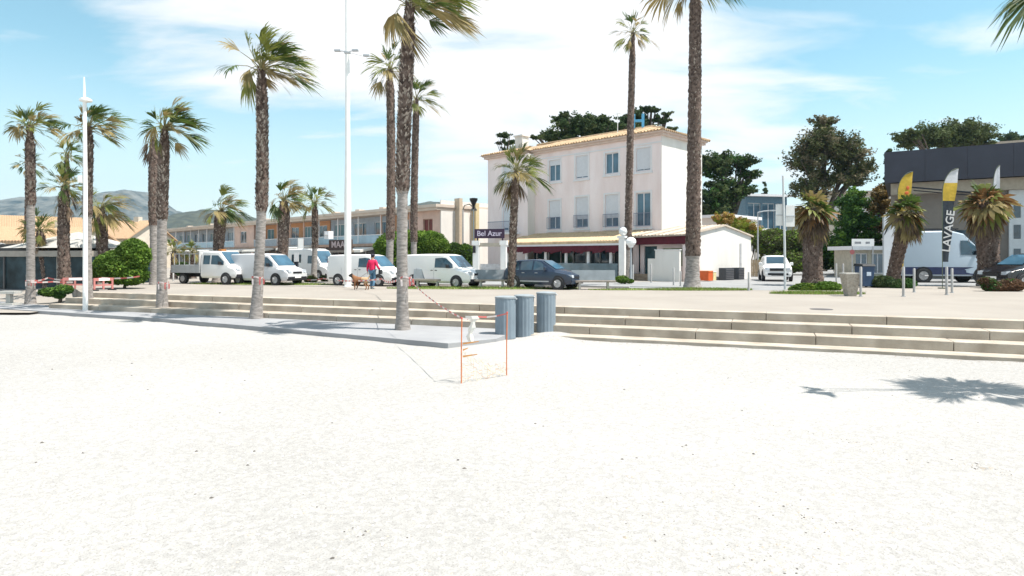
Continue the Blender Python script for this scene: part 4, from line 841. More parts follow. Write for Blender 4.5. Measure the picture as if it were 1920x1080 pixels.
# ribbed cylindrical bins
def bin_(p, h, r, label):
    t = empty('litter_bin', p, 0, label, 'bin', 'three cylindrical bins on the sand'); g = MB(); n = 48
    vs = []
    for z in (0, h-.06):
        for j in range(n):
            a = 2*math.pi*j/n; q = r*(1 if j % 3 else .965); vs.append((q*math.cos(a), q*math.sin(a), z))
    g.add(vs, [(j, (j+1) % n, n+(j+1) % n, n+j) for j in range(n)]); g.build('drum', mk('bin_grey_blue', (.19, .235, .275), .5, .1, 3), t)
    g = MB(); g.lathe([(r*1.03, h-.055), (r*1.03, h-.01), (r*.96, h), (r*.5, h+.02), (.02, h+.02)], 40); g.build('lid', mk('bin_lid', (.27, .30, .32), .4, .1), t, smooth=50)
    g = MB(); g.tube([(r*.9, -.3*r, h-.03), (r*1.12, -.35*r, h-.08)], .02, 6); g.build('latch', M_gray_metal, t)
    return t
bin_(Vector((-.19, 18.55, -.75)), 1.21, .30, 'grey blue ribbed cylindrical bin nearest the orange stakes')
bin_(Vector((.36, 18.95, -.75)), 1.23, .29, 'grey blue cylindrical bin in the middle of the three, touching its neighbour')
bin_(Vector((1.03, 19.35, -.66)), 1.20, .29, 'grey blue cylindrical bin standing alone at right by the sand mound')
# tall white lamp pole
p = G(160, 588, -.755); t = empty('lamp_pole', p, 0, 'white pole with a ring light head at the sand edge at left', 'lamp post')
g = MB(); g.tube([(0, 0, -.1), (0, 0, 5.2), (-.03, 0, 8.85)], [.10, .085, .07], 16); g.tube([(-.03, 0, 8.85), (-.05, 0, 9.85)], [.055, .025], 12); g.build('pole', M_white, t, smooth=60)
g = MB(); g.lathe([(.08, 8.80), (.23, 8.84), (.24, 8.92), (.12, 8.98)], 20, c=(.02, 0)); g.build('light_head', M_white, t, smooth=40)
g = MB(); g.box(-.26, -.09, -.1, .1, 5.45, 5.75); g.build('junction_box', M_white, t)
# stadium style mast
p = G(652, 538); t = empty('light_mast', p, 0, 'very tall white mast with small floodlights behind the promenade', 'light mast')
g = MB(); g.tube([(0, 0, 0), (0, 0, 4.7), (0, 0, 7), (-.03, 0, 17.5)], [.185, .175, .135, .10], 18); g.lathe([(.25, 0), (.25, .04)], 18); g.build('pole', M_white, t, smooth=60)
for (dx, dy, dz) in ((-.55, 0, .05), (.45, -.2, -.0), (.95, .2, -.15), (.1, -.45, -.2)):
    g = MB(); g.tube([(0, 0, 12.6), (dx*.8, dy, 12.6+dz)], .025, 6); a = g.build('lamp_arm', M_gray_metal, t)
    g = MB(); g.box(dx-.16, dx+.16, dy-.1, dy+.1, 12.57+dz, 12.65+dz); g.build('floodlight', M_gray_metal, a)
# street lamps left of the hotel
def lamp(px, Y, ytop, label, kind):
    p = XY(px, Y); h = H+(HY-ytop)/F*Y; t = empty('street_lamp', p, 0, label, 'street lamp'); g = MB(); g.tube([(0, 0, 0), (0, 0, h-.5)], [.08, .05], 8); g.build('pole', M_gray_metal, t)
    g = MB()
    if kind == 'funnel': g.lathe([(.06, h-1.0), (.1, h-.7), (.36, h-.15), (.38, h), (.05, h+.05)], 14); g.build('lantern', M_black, t)
    elif kind == 'hook':
        g.tube([(0, 0, h-.5), (.15, 0, h-.1), (.6, 0, h), (1.0, 0, h-.3)], .05, 6); g.lathe([(.05, h-.2), (.3, h-.5), (.28, h-.6)], 12, c=(1.0, 0)); g.build('lantern', mk('lamp_bronze', (.16, .15, .13), .5), t)
    elif kind == 'arm':
        g.tube([(0, 0, h-.5), (0, 0, h-.1), (.5, 0, h), (1.1, 0, h+.05)], .045, 6); g.box(.9, 1.4, -.12, .12, h, h+.1); g.build('lantern', M_gray_metal, t)
    else:
        g.sphere((0, 0, h-.25), (.34, .34, .3), 14); g.lathe([(.12, h-.62), (.2, h-.5)], 12); g.build('lantern', M_white, t)
    return t
lamp(888, 58, 372, 'lamp with dark funnel lantern left of the hotel', 'funnel')
lamp(868, 59, 383, 'hooked lamp before the white end wall of the arcade', 'hook')
lamp(1421, 52, 396, 'slim lamp with an arm beside the annex and the road', 'arm')
lamp(1183, 41, 446, 'white globe lamp beside the corner pillar of the terrace', 'globe')
# signpost
p = G(1472, 543); t = empty('sign_post', p, 0, 'tall grey pole carrying two blank sign panels seen from behind', 'road sign')
g = MB(); g.tube([(0, 0, 0), (-.02, 0, 2.2), (-.1, 0, 5.6)], [.06, .055, .05], 10); g.build('pole', mk('galvanised', (.55, .57, .58), .5, .06), t)
for (a, b, c, d) in ((-.43, -.05, 3.15, 4.2), (.07, .50, 3.1, 4.15)):
    g = MB(); g.box(a, b, .06, .09, c, d); q = g.build('sign_panel', mk('panel_white', (.66, .66, .65), .5, .08, 2), t); g = MB(); g.box(a, b, .02, .055, c+.5, c+.54); g.build('panel_rail', M_gray_metal, q)
# round parking sign and white board in the distance
t = empty('direction_board', XY(1617, 44), 0, 'white lettered board on thin posts before the kiosk', 'sign')
g = MB(); g.tube([(-.7, 0, 0), (-.7, 0, 2.85)], .035, 8); g.tube([(.72, 0, 0), (.72, 0, 2.85)], .035, 8); g.build('post', M_gray_metal, t)
g = MB(); g.box(-.75, .78, -.05, -.035+.0, 2.35, 2.85); q = g.build('board', M_white, t)
g = MB()
for a, b in ((-.55, -.1), (.2, .5)):
    for i in range(5): x = a+(b-a)*i/5; g.box(x, x+(b-a)/5*.7, -.056, -.052, 2.52, 2.66)
g.build('lettering', mk('sign_grey', (.2, .2, .22), .6), q)
g = MB(); g.cyl((-.72, -.04, 1.95), (0, 1, 0), .17, .02, 18); g.build('round_sign', mk('sign_red_dull', (.35, .12, .12), .6), t)
# bollards
def bollard(p, h, r=.045):
    t = empty('bollard', p, 0, None, 'bollard', 'grey steel bollards'); g = MB(); g.lathe([(r, 0), (r, h-.03), (r*.7, h), (.01, h)], 12); g.build('post', mk('bollard_steel', (.40, .39, .38), .5, .1), t, smooth=50)
    g = MB(); g.lathe([(r*1.6, 0), (r*1.6, .02)], 12); g.build('base_ring', M_gray_metal, t)
    return t
b0 = bollard(Vector((0, 0, 0)), 1.0)
BL = [(1187, 496, 530, 'bollard before the terrace corner'), (1221, 495, 530, 'bollard before the teal door'), (1263, 502, 535, 'thin bollard before the white garden wall'), (1276, 508, 537, 'white topped bollard left of the thick palm'),
      (1404, 510, 545, 'short bollard at the corner of the side road'), (1563, 481, 510, 'far bollard left of the dark shrubbery'), (1568, 494, 530, 'bollard close to the planter, leftmost of a tight pair'), (1581, 494, 528, 'bollard right behind the tapered planter'),
      (1614, 500, 556, 'near bollard in front of the wheelie bin'), (1694, 500, 556, 'near bollard in front of the leaning palm bushes'), (1714, 503, 548, 'bollard right of the leaning palm bushes'), (1775, 500, 553, 'bollard in front of the white van middle, left of a pair'), (1785, 503, 549, 'bollard in front of the white van middle, right of a pair'),
      (325, 512, 527, 'short bollard right of the leafless palm'), (340, 512, 527, 'short bollard left of the flatbed truck')]
for i, (px, y0, y1, lb) in enumerate(BL):
    c = b0 if i == 0 else copy_tree(b0); c.location = G(px, y1); s = (y1-y0)/F*c.location.y; c.scale = (1.1, 1.1, s); c['label'] = 'grey steel '+lb
# benches with a tall back panel
def bench(px, y1, Y, label, w=2.3):
    t = empty('bench', XY(px, Y), R(-3), label, 'bench', 'concrete benches facing the beach'); stone_ = mk('bench_concrete', (.42, .40, .38), .85, .12, 3); g = MB()
    g.box(-w/2, w/2, -.25, .25, .36, .45); g.build('seat', mk('bench_timber', (.30, .26, .23), .8, .2, 4), t)
    for x in (-w*.32, w*.32): g = MB(); g.box(x-.05, x+.05, -.2, .2, 0, .357); g.build('leg', stone_, t)
    g = MB(); g.hull([(-w/2, .20, .453), (w/2, .20, .453), (w/2, .25, .453), (-w/2, .25, .453)], [(-w/2, .30, .95), (w/2, .30, .95), (w/2, .34, .95), (-w/2, .34, .95)]); g.build('backrest', mk('bench_back_grey', (.22, .25, .27), .5, .15, 2), t)
    return t
bench(922, 541, 32.9, 'grey bench between the white van and the short shaggy palm', 1.75)
bench(1113, 545, 31.5, 'grey bench right of the dark car', 2.15)
bench(802, 535, 33.6, 'grey bench in front of the white panel van, half hidden by the trunk', 1.6)
# tapered planter bin, wheelie bin
t = empty('stone_planter', G(1594, 555), 0, 'tapered pebble concrete litter bin beside the bollards', 'bin')
g = MB(); g.hull([(-.17, -.17, 0), (.17, -.17, 0), (.17, .17, 0), (-.17, .17, 0)], [(-.30, -.28, .9), (.30, -.28, .9), (.30, .28, .9), (-.30, .28, .9)]); g.build('body', mk('pebble_concrete', (.36, .32, .27), .9, .25, 12, bump=.6), t)
g = MB(); g.box(-.31, .31, -.29, .29, .903, .95); g.build('rim', mk('rim_light', (.5, .48, .44), .8, .1), t)
t = empty('wheelie_bin', G(1621, 539), R(5), 'dark blue wheelie bin behind the tapered litter bin', 'bin')
g = MB(); g.hull([(-.27, -.3, .08), (.27, -.3, .08), (.27, .3, .08), (-.27, .3, .08)], [(-.34, -.36, 1.12), (.34, -.36, 1.12), (.34, .36, 1.12), (-.34, .36, 1.12)]); g.build('body', mk('bin_blue', (.03, .06, .12), .5, .1), t, bevel=.02)
g = MB(); g.hull([(-.37, -.4, 1.125), (.37, -.4, 1.125), (.37, .4, 1.125), (-.37, .4, 1.125)], [(-.33, -.34, 1.22), (.33, -.34, 1.22), (.33, .36, 1.26), (-.33, .36, 1.26)]); g.build('lid', M_dark, t)
g = MB(); g.cyl((-.3, .32, .12), (1, 0, 0), .12, .05, 14); g.cyl((.3, .32, .12), (1, 0, 0), .12, .05, 14); g.build('wheels', M_dark, t)
g = MB(); g.box(-.12, .12, -.365, -.35, .62, .82); g.build('label_plate', mk('label_pale', (.45, .52, .6), .5), t)
# crates and clutter at the annex
t = empty('storage_box', XY(1322, 42.3), TH, 'orange box on the ground by the annex gable wall', 'box')
g = MB(); g.box(-.4, .4, -.3, .3, .05, .62); g.build('body', mk('box_orange', (.55, .10, .02), .6, .1), t); g = MB(); g.box(-.42, .42, -.32, .32, .623, .7); g.build('lid', mk('box_orange_lid', (.6, .16, .05), .6), t)
t = empty('storage_box', XY(1335, 42.9), TH, 'small cream yellow box right of the orange box', 'box')
g = MB(); g.box(-.15, .2, -.2, .2, .05, .6); g.build('body', mk('box_cream', (.6, .52, .28), .7), t); g = MB(); g.box(-.17, .22, -.22, .22, .603, .64); g.build('lid', M_trim, t)
for px, Yb, lb, w in ((1362, 44.4, 'dark slatted equipment box by the gable wall, nearest the boxes', .62), (1384, 45.5, 'dark equipment box below the drain pipe of the annex', .45)):
    t = empty('equipment_box', XY(px, Yb), TH+R(90), lb, 'box'); g = MB(); g.box(-w, w, -.25, .25, 0, .85); g.build('body', mk('slate_box', (.05, .055, .065), .6, .2), t)
    g = MB()
    for i in range(6): g.box(-w+.05, w-.05, -.275, -.252, .1+i*.12, .15+i*.12)
    g.build('louvre', mk('louvre_grey', (.12, .12, .13), .5), t)
t = empty('wooden_screen', XY(1413, 52), TH+R(20), 'tan wooden bin screen at the road corner of the annex', 'fence')
g = MB(); 
for i in range(7): g.box(-.7+i*.2, -.52+i*.2, 0, .05, 0, 1.35+.04*(i % 2))
g.build('planks', mk('tan_wood', (.38, .29, .19), .8, .25, 5), t); g = MB(); g.box(-.7, .7, .053, .1, .3, .4); g.box(-.7, .7, .053, .1, 1.0, 1.1); g.build('rail', mk('tan_wood', (.38, .29, .19), .8), t)

# feather flags
def flag(px, ytop, ybot, Y, wpx, label, cols, text=None, squash=1.0, rz=0, mark=None):
    s = Y/F; t = empty('feather_flag', XY(px, Y), rz, label, 'flag', 'feather flags before the shop'); zt = H+(HY-ytop)*s; zb = H+(HY-ybot)*s; w = wpx*s
    g = MB(); n = 8; arc = [(w*squash*(1-math.cos(a))*.95, zt-1.25*(1-math.sin(a))) for a in [math.pi/2*k/n for k in range(n+1)]]
    g.tube([(0, 0, 0), (0, 0, zt-1.25)]+[(x, 0, z) for x, z in arc[1:]], .02, 6); g.lathe([(.2, 0), (.2, .05)], 12); g.build('pole', mk('flag_pole', (.1, .12, .08), .5), t)
    # cloth: strip between the pole curve and the straight free edge, slight billow
    rows = []; m = 26
    for k in range(m+1):
        z = zt+(zb-zt)*k/m
        if z > zt-1.25: q = 1-(zt-z)/1.25; a = math.asin(min(1, q)); x0 = w*squash*(1-math.cos(a))*.95
        else: x0 = .015
        x1 = w*squash*(1.0-.62*(k/m)**.8)
        for f in (0, .5, 1): rows.append((x0+(max(x1, x0+.01)-x0)*f, .05*math.sin(k*.5+f*2)*f, z))
    g = MB()
    back = [(x, y+.006, z) for x, y, z in rows]; nn_ = len(rows); fs = []; ms = []
    for k in range(m):
        zc = rows[k*3][2]; mi = 0
        for j, (zz, _) in enumerate(cols):
            if zc <= H+(HY-zz)*s+.001: mi = j
        for f in range(2):
            q = (k*3+f, k*3+f+1, (k+1)*3+f+1, (k+1)*3+f); g.add([rows[i] for i in q], [(0, 1, 2, 3)], mi); g.add([back[i] for i in q], [(3, 2, 1, 0)], mi)
    c = g.build('cloth', [x[1] for x in cols], t)
    if text:
        zc = (zb+H+(HY-cols[-1][0])*s)/2; nL = len(text); z0 = zb+.28; z1 = H+(HY-cols[-1][0])*s-.28
        text_mesh('lettering', text, (z1-z0)/nL*1.36, mk('flag_letter', (.50, .50, .50), .7, .15, 6), c, (w*squash*.33, -.06, (z0+z1)/2), rot=(R(90), R(-83), 0), ext=.004, off=.008)
    if mark:
        g = MB(); zc = zt-1.05
        for (dx, dz, rx, rz_) in mark: g.sphere((w*squash*.62+dx, -.03, zc+dz), (rx, .012, rz_), 12)
        g.build('emblem', mk('emblem_orange', (.55, .12, .03), .6), c)
    return t
YEL = mk('flag_yellow', (.62, .44, .06), .7, .12, 3, thin=.3); WH = mk('flag_white', (.62, .63, .66), .7, .06, thin=.3); NAVY = mk('flag_navy', (.022, .03, .04), .7, .2)
flag(1683, 322, 505, 37.5, 30, 'yellow feather flag with a red emblem behind the leaning palm', [(322, YEL)], mark=[(0, .1, .1, .12), (-.05, -.2, .14, .1), (.02, -.45, .1, .13)])
flag(1767, 316, 491, 32.5, 34, 'feather flag, white and yellow top above dark band lettered lavage', [(316, WH), (341, YEL), (376, NAVY)], text='LAVAGE', squash=.93)
flag(1862, 310, 505, 37, 14, 'narrow white feather flag behind the right stocky palm', [(310, WH)])
t = empty('pylon_flag', XY(1662, 40), 0, 'broad white rounded flag panel with black swoosh left of the leaning palm', 'flag')
g = MB(); pts = [(-.15, 0), (.75, 0), (.75, 3.4)]+[(.3+.45*math.cos(a), 3.9+.55*math.sin(a)) for a in [R(10+20*k) for k in range(9)]]+[(-.15, 3.9)]
g.hull([(x, 0, z) for x, z in pts], [(x, .05, z) for x, z in pts]); q = g.build('panel', mk('panel_cool_white', (.60, .63, .68), .6, .05), t)
g = MB(); g.tube([(-.12, -.01, 3.0), (.1, -.01, 3.5), (.5, -.01, 3.9), (.72, -.01, 4.0)], [.02, .06, .05, .02], 6); g.build('swoosh', M_black, q)
g = MB(); g.tube([(-.2, .02, 0), (-.2, .02, 4.1)], .03, 6); g.build('pole', M_gray_metal, t)
# white banner posts before the arcade
for px, y0, lb in ((487, 445, 'slim white banner post left of the second beach palm'), (563, 447, 'slim white banner post above the white camper')):
    t = empty('banner_post', XY(px, 52), 0, lb, 'banner'); zt = H+(HY-y0)/F*52
    g = MB(); g.tube([(-.2, 0, 0), (-.2, 0, zt)], .03, 6); g.build('pole', M_gray_metal, t); g = MB(); g.box(-.17, .25, -.02, .02, zt-1.6, zt); g.build('banner', M_white, t)
t = empty('info_totem', XY(556, 42), 0, 'dark slim post with a small sign beside the silver van', 'signpost')
g = MB(); g.box(-.13, .1, -.1, .1, 0, 1.75); g.build('post', mk('dark_post', (.03, .035, .05), .5), t); g = MB(); g.box(-.12, .18, -.14, -.103, 1.3, 1.9); g.build('plate', M_trim, t)

# ------------------------------------------------------------------ tape, barriers and stakes
TR = mk('tape_red', (.50, .13, .12), .5, .1, thin=.2); TW = mk('tape_white', (.62, .55, .53), .5, .05, thin=.2)
def tape(pts, label, wd=.07, sag=.12, wrap=None, step=.25):
    g = MB(); k = 0
    for A, B in zip(pts, pts[1:]):
        A, B = Vector(A), Vector(B); n = max(3, int((B-A).length/step))
        P = [A.lerp(B, i/n)-UP*sag*4*(i/n)*(1-i/n) for i in range(n+1)]
        for i in range(n):
            tw = .02*math.sin(k*.9); o_ = Vector((0, tw, 0)); k += 1
            g.quad(P[i]-UP*wd/2, P[i+1]-UP*wd/2, P[i+1]+UP*wd/2+o_, P[i]+UP*wd/2+o_, m=k % 2)
    if wrap:
        for (c, r) in wrap:
            n = 14
            for i in range(n):
                a, b = 2*math.pi*i/n, 2*math.pi*(i+1)/n; p0 = Vector((c[0]+r*math.cos(a), c[1]+r*math.sin(a), c[2]+.03*math.sin(3*a))); p1 = Vector((c[0]+r*math.cos(b), c[1]+r*math.sin(b), c[2]+.03*math.sin(3*b)))
                g.quad(p0-UP*.025, p1-UP*.025, p1+UP*.025, p0+UP*.025, m=1 if i % 3 else 0)
                if i % 3 == 0: g.quad(p0-UP*.05, p0+Vector((.02, -.03, -.25)), p0+Vector((.08, -.04, -.24)), p0+Vector((.06, 0, -.05)), m=(i//3) % 2)
    o = g.build('barrier_tape', [TR, TW]); return tag(o, label, 'barrier tape')
P1 = W(760, 520, 19.4)
s1 = W(867, 597, 12.0); s2 = W(950, 588, 12.8)
tape([P1+Vector((.1, -.2, 0)), s1], 'red and white tape running from the nearest palm down to the orange stake', sag=.1, wrap=[(P1, .20)], wd=.035)
tape([s1, W(893, 594, 12.25), s2], 'pale pink tape strung between the two thin orange stakes', sag=.03, wd=.03)
tape([W(760, 522, 19.2)+Vector((-.15, 0, 0)), W(716, 523, 27), W(606, 522, 40), W(560, 521, 41)], 'long red and white tape strung behind the promenade from the nearest palm', sag=.12, step=.45, wd=.07)
tape([W(58, 526, 29.7), W(90, 521, 31), W(137, 524, 31.5), W(190, 521, 31), W(262, 518, 31.5)], 'red and white tape from the leftmost palm past the green bush', sag=.06, wrap=[((W(57, 526, 30)), .20)], wd=.07)
tape([W(58, 529, 29.7), W(100, 528, 30.8), W(137, 529, 31.5)], 'second lower strand of red tape beside the low green bush', sag=.02, wd=.07)
for k, (px, py, Yk, lb) in enumerate(((480, 520, 23, 'tape scrap wound around the second beach palm'), (304, 530, 25.6, 'tape scrap wound around the beach palm before the leafless trunk'))):
    tape([W(px-4, py, Yk), W(px+4, py+1, Yk)], 'red and white '+lb, sag=0, wrap=[(W(px+2, py, Yk), .205)], wd=.03)
def crowd_barrier(p, rz, label, w=1.0, h=.66):
    t = empty('plastic_barrier', p, rz, label, 'barrier'); g = MB(); g.box(-w/2, w/2, -.03, .03, h-.2, h-.06); g.box(-w/2, w/2, -.03, .03, .22, .29); g.build('rail', mk('barrier_red', (.50, .19, .17), .6, .1), t)
    for x in (-w/2, w/2-.08, -.04):
        g = MB(); g.box(x, x+.08, -.028, .028, .06, h-.203); g.build('upright', mk('barrier_red', (.50, .19, .17), .6), t)
    g = MB(); g.box(-w/2, -w/2+.1, -.3, .3, 0, .058); g.box(w/2-.1, w/2, -.3, .3, 0, .058); g.build('foot', M_dark, t)
    g = MB(); g.box(-w*.25, w*.3, -.036, -.031, h-.19, h-.07); g.build('reflector', M_white, t); return t
crowd_barrier(Vector((-21.3, 31.2, 0)), R(25), 'red plastic barrier right of the low green bush')
crowd_barrier(Vector((-19.6, 30.7, 0)), R(60), 'red plastic barrier under the big green bush by the lamp pole', .9)
OR = mk('stake_orange', (.62, .17, .05), .5, .1)
for (a, b, lb) in (((865, 718), 597, 'thin orange stake nearer the camera, holding net and tape'), ((950, 702), 586, 'thin red orange stake right, holding the end of the tape')):
    p = G(a[0], a[1], -.755); h = (a[1]-b)/F*p.y; o_ = empty('marker_stake', p, 0, lb, 'stake', 'two thin orange marker stakes')
    g = MB(); g.tube([(0, 0, -.1), (.0, 0, h*.5), (.01, 0, h)], .011, 8); g.build('rod', OR, o_); g = MB(); g.sphere((.01, 0, h), .018, 8); g.build('cap', mk('cap_red', (.6, .08, .05), .5), o_)
# fallen safety net with a plastic sheet
p = G(865, 718, -.755); q = G(950, 702, -.755); g = MB(); rnd = random.Random(4); cols_, rows_ = 16, 9
def netp(i, j):
    f = i/cols_; hgt = (j/rows_)*(.62-.40*min(1, f*1.6)) ; b = p.lerp(q, f*.96+.02)
    return b+Vector((0, .03*math.sin(i*1.1+j), hgt+.01+.02*math.sin(i*2+j*1.7)))
for i in range(cols_+1):
    for j in range(rows_+1):
        if i < cols_ and rnd.random() < .62: g.tube([netp(i, j), netp(i+1, j)], .0035, 4, 0 if rnd.random() < .75 else 1)
        if j < rows_ and rnd.random() < .5: g.tube([netp(i, j), netp(i, j+1)], .003, 4, 0)
for (x, z, l) in ((.03, .72, .30), (.03, .48, .27), (.03, .60, .10)):
    g.quad(p+Vector((x, -.02, z)), p+Vector((x+l, -.01, z+.05)), p+Vector((x+l, -.01, z+.065)), p+Vector((x, -.02, z+.035)), m=1)
tag(g.build('safety_net', [mk('net_pale', (.66, .55, .36), .8, .1), mk('net_orange', (.60, .27, .08), .7, .1)]), 'torn pale orange safety net sagging between the thin stakes', 'net')
g = MB(); a = W(878, 592, 12.1); n = 9
for i in range(n):
    za, zb = a.z-.50*i/n, a.z-.50*(i+1)/n; wa = .055+.02*math.sin(i*1.9)+(.06 if i < 2 else 0); wb = .055+.02*math.sin((i+1)*1.9)+(.06 if i+1 < 2 else 0); c0 = a.x+.06+.03*math.sin(i*.7); c1 = a.x+.06+.03*math.sin((i+1)*.7)
    for (m0, m1) in ((-1, 0), (0, 1)):
        y0_ = -.04 if m0 == 0 else 0; y1_ = -.04 if m1 == 0 else 0
        g.quad((c0+m0*wa, a.y+y0_, za), (c0+m1*wa, a.y+y1_, za), (c1+m1*wb, a.y+y1_, zb), (c1+m0*wb, a.y+y0_, zb))
tag(g.build('plastic_sheet', mk('sheet_white', (.76, .74, .68), .5, .06, thin=.3), smooth=180), 'scrap of white plastic sheet hanging from the tape by the left stake', 'plastic sheet')

# ------------------------------------------------------------------ vehicles
def vehicle(name, p, rz, label, cat, st, wheels, paint, L_front, panes, wind, rear, scale=1.0, wr=.33, trim=True, light_z=.75, group=None, extra=None, mirror=None, plate_z=.5):
    """st: stations (x, zb, zbelt, ztop, w, wt); panes: list of side polygons; wind: (station index a, b)"""
    t = empty(name, p, rz, label, cat, group, scale=scale); g = MB(); rings = []
    for (x, zb, zl, zt, w, wt) in st:
        half = [(0, zb), (w*.9, zb), (w, zb+.14), (w*1.0, (zb+zl)/2), (w*.985, zl), (wt, zt-.05), (wt-.09, zt), (0, zt+.015)]
        rings.append([(x, -y, z) for y, z in half]+[(x, y, z) for y, z in half[-2:0:-1]])
    n = len(rings[0]); vs = [v for r_ in rings for v in r_]; k = len(rings)
    fs = [(i*n+j, i*n+(j+1) % n, (i+1)*n+(j+1) % n, (i+1)*n+j) for i in range(k-1) for j in range(n)]+[tuple(range(n)), tuple(range((k-1)*n, k*n))[::-1]]
    g.add(vs, fs); g.build('body', paint, t, smooth=32, bevel=.02)
    def sy(x, z):
        s = sorted(st, key=lambda q: q[0])
        for A, B in zip(s, s[1:]):
            if A[0] <= x <= B[0]:
                f = (x-A[0])/(B[0]-A[0]); zb, zl, zt, w, wt = [A[i]+(B[i]-A[i])*f for i in range(1, 6)]; break
        pr = [(zb+.14, w), ((zb+zl)/2, w), (zl, w*.985), (zt-.05, wt)]
        for a, b in zip(pr, pr[1:]):
            if a[0] <= z <= b[0]: return a[1]+(b[1]-a[1])*(z-a[0])/(b[0]-a[0])
        return wt if z > zl else w
    def dense(poly):
        o = []
        for a, b in zip(poly, poly[1:]+poly[:1]):
            for q in range(3): o.append((a[0]+(b[0]-a[0])*q/3, a[1]+(b[1]-a[1])*q/3))
        return o
    def side_poly(nm, poly, mat, off=.016):
        for s in (-1, 1):
            g = MB(); P = dense(poly); c = (sum(a for a, _ in P)/len(P), sum(b for _, b in P)/len(P)); v = [(a, s*(sy(a, b)+off), b) for a, b in P]+[(c[0], s*(sy(*c)+off), c[1])]; m = len(P)
            g.add(v, [(i, (i+1) % m, m) if s < 0 else ((i+1) % m, i, m) for i in range(m)]); g.build(nm, mat, t)
    for q in panes: side_poly('side_window', q, M_glass)
    def screen(nm, A, B, f0, f1):
        A, B = st[A], st[B]; d = Vector((B[0]-A[0], 0, B[3]-A[3])); nr = Vector((-d.z, 0, d.x)).normalized(); nr = nr if nr.x*(1 if nm == 'windscreen' else -1) > 0 else -nr
        P = []
        for f, sg in ((f0, -1), (f0, 1), (f1, 1), (f1, -1)):
            wt = A[5]+(B[5]-A[5])*f-.10; P.append(Vector((A[0], 0, A[3]+.012))+d*f+Vector((0, sg*wt, 0))+nr*.02)
        g = MB(); g.add(P+[x_-nr*.015 for x_ in P], [(0, 1, 2, 3), (7, 6, 5, 4)]); return g.build(nm, M_glassb if nm == 'windscreen' and name != 'suv_car' else M_glass, t)
    screen('windscreen', wind[0], wind[1], .06, .95)
    if rear: screen('rear_window', rear[0], rear[1], .1, .9)
    for x in wheels:
        for s in (-1, 1):
            w = sy(x, wr); g = MB(); g.cyl((x, s*(w-.02), wr+.02), (0, 1, 0), wr*1.22, .065, 24); g.build('wheel_arch', M_black, t)
            g = MB(); g.cyl((x, s*(w-.05), wr), (0, 1, 0), wr, .20, 24); wl = g.build('wheel', M_dark, t, bevel=.02)
            g = MB(); g.cyl((x, s*(w+.045), wr), (0, 1, 0), wr*.62, .02, 20)
            for a in range(5): c, d = math.cos(a*1.2566), math.sin(a*1.2566); g.cyl((x+c*wr*.35, s*(w+.058), wr+d*wr*.35), (c, 0, d), .025, wr*.5, 6)
            g.build('rim', mk('rim_silver', (.42, .42, .43), .35, .1, metal=.5), wl)
    xf = st[-1][0] if st[-1][0] > st[0][0] else st[0][0]; fr = max(st, key=lambda q: q[0]); bk = min(st, key=lambda q: q[0])
    sec = sorted(st, key=lambda q: -q[0])[1]
    g = MB(); g.box(xf-.10, xf+.04, -fr[4]*.98, fr[4]*.98, fr[1]-.03, fr[1]+.22); g.build('front_bumper', M_black if trim else paint, t, bevel=.03)
    g = MB(); g.box(xf-.04, xf+.022, -fr[4]*.45, fr[4]*.45, light_z-.12, light_z+.0); g.box(xf-.04, xf+.05, -fr[4]*.5, fr[4]*.5, fr[1]+.03, fr[1]+.13); g.build('grille', M_black, t)
    g = MB(); g.box(xf+.041, xf+.055, -.26, .26, plate_z-.06, plate_z+.06); g.build('number_plate', M_white, t)
    g = MB(); g.box(bk[0]-.015, bk[0]-.003, -.26, .26, plate_z, plate_z+.12); g.build('number_plate', M_white, t)
    for s in (-1, 1):
        g = MB(); yy = s*(fr[4]*.80); g.hull([(xf-.10, yy-.14, light_z-.07), (xf+.02, yy-.14, light_z-.07), (xf+.02, yy+.10, light_z-.06), (xf-.3, yy+.14+0*s, light_z-.04)] if s > 0 else [(xf-.3, yy-.14, light_z-.04), (xf+.02, yy-.10, light_z-.06), (xf+.02, yy+.14, light_z-.07), (xf-.10, yy+.14, light_z-.07)],
                         [(xf-.12, yy-.14, light_z+.07), (xf+.0, yy-.14, light_z+.07), (xf-.01, yy+.10, light_z+.09), (xf-.32, yy+.14, light_z+.11)] if s > 0 else [(xf-.32, yy-.14, light_z+.11), (xf-.01, yy-.10, light_z+.09), (xf+.0, yy+.14, light_z+.07), (xf-.12, yy+.14, light_z+.07)])
        g.build('headlight', mk('lamp_glass', (.45, .48, .52), .1, .2, 6, spec=1), t)
        g = MB(); zc = (bk[2]+bk[3])/2; g.box(bk[0]-.012, bk[0]+.08, s*bk[4]*.86-.07, s*bk[4]*.86+.07, zc-.3, zc+.05); g.build('tail_light', mk('tail_red', (.35, .02, .02), .3), t)
        mx, mz = mirror or (.9, 1.1); g = MB(); y0_ = s*(sy(mx, mz)); g.box(mx-.07, mx+.06, min(y0_, y0_+s*.2), max(y0_, y0_+s*.2), mz, mz+.2); g.build('wing_mirror', M_black if trim else paint, t, bevel=.03)
    if extra: extra(t, side_poly, sy)
    return t
van_st = [(-2.42, .32, 1.15, 1.80, .86, .74), (-2.25, .28, 1.15, 1.90, .94, .82), (-1.0, .26, 1.15, 1.94, .95, .83), (.4, .26, 1.12, 1.93, .95, .82), (.82, .26, 1.10, 1.86, .95, .78), (1.62, .26, 1.02, 1.14, .94, .80), (2.2, .28, .88, .98, .90, .72), (2.42, .30, .70, .80, .82, .62)]
vans_white = mk('van_white', (.80, .79, .78), .3, .02, 1, spec=.5); van_silver = mk('van_silver', (.60, .60, .62), .3, .03, 1, spec=.6)
van_pane = [(.05, 1.16), (.05, 1.70), (.50, 1.73), (.78, 1.70), (1.22, 1.36), (1.30, 1.14)]
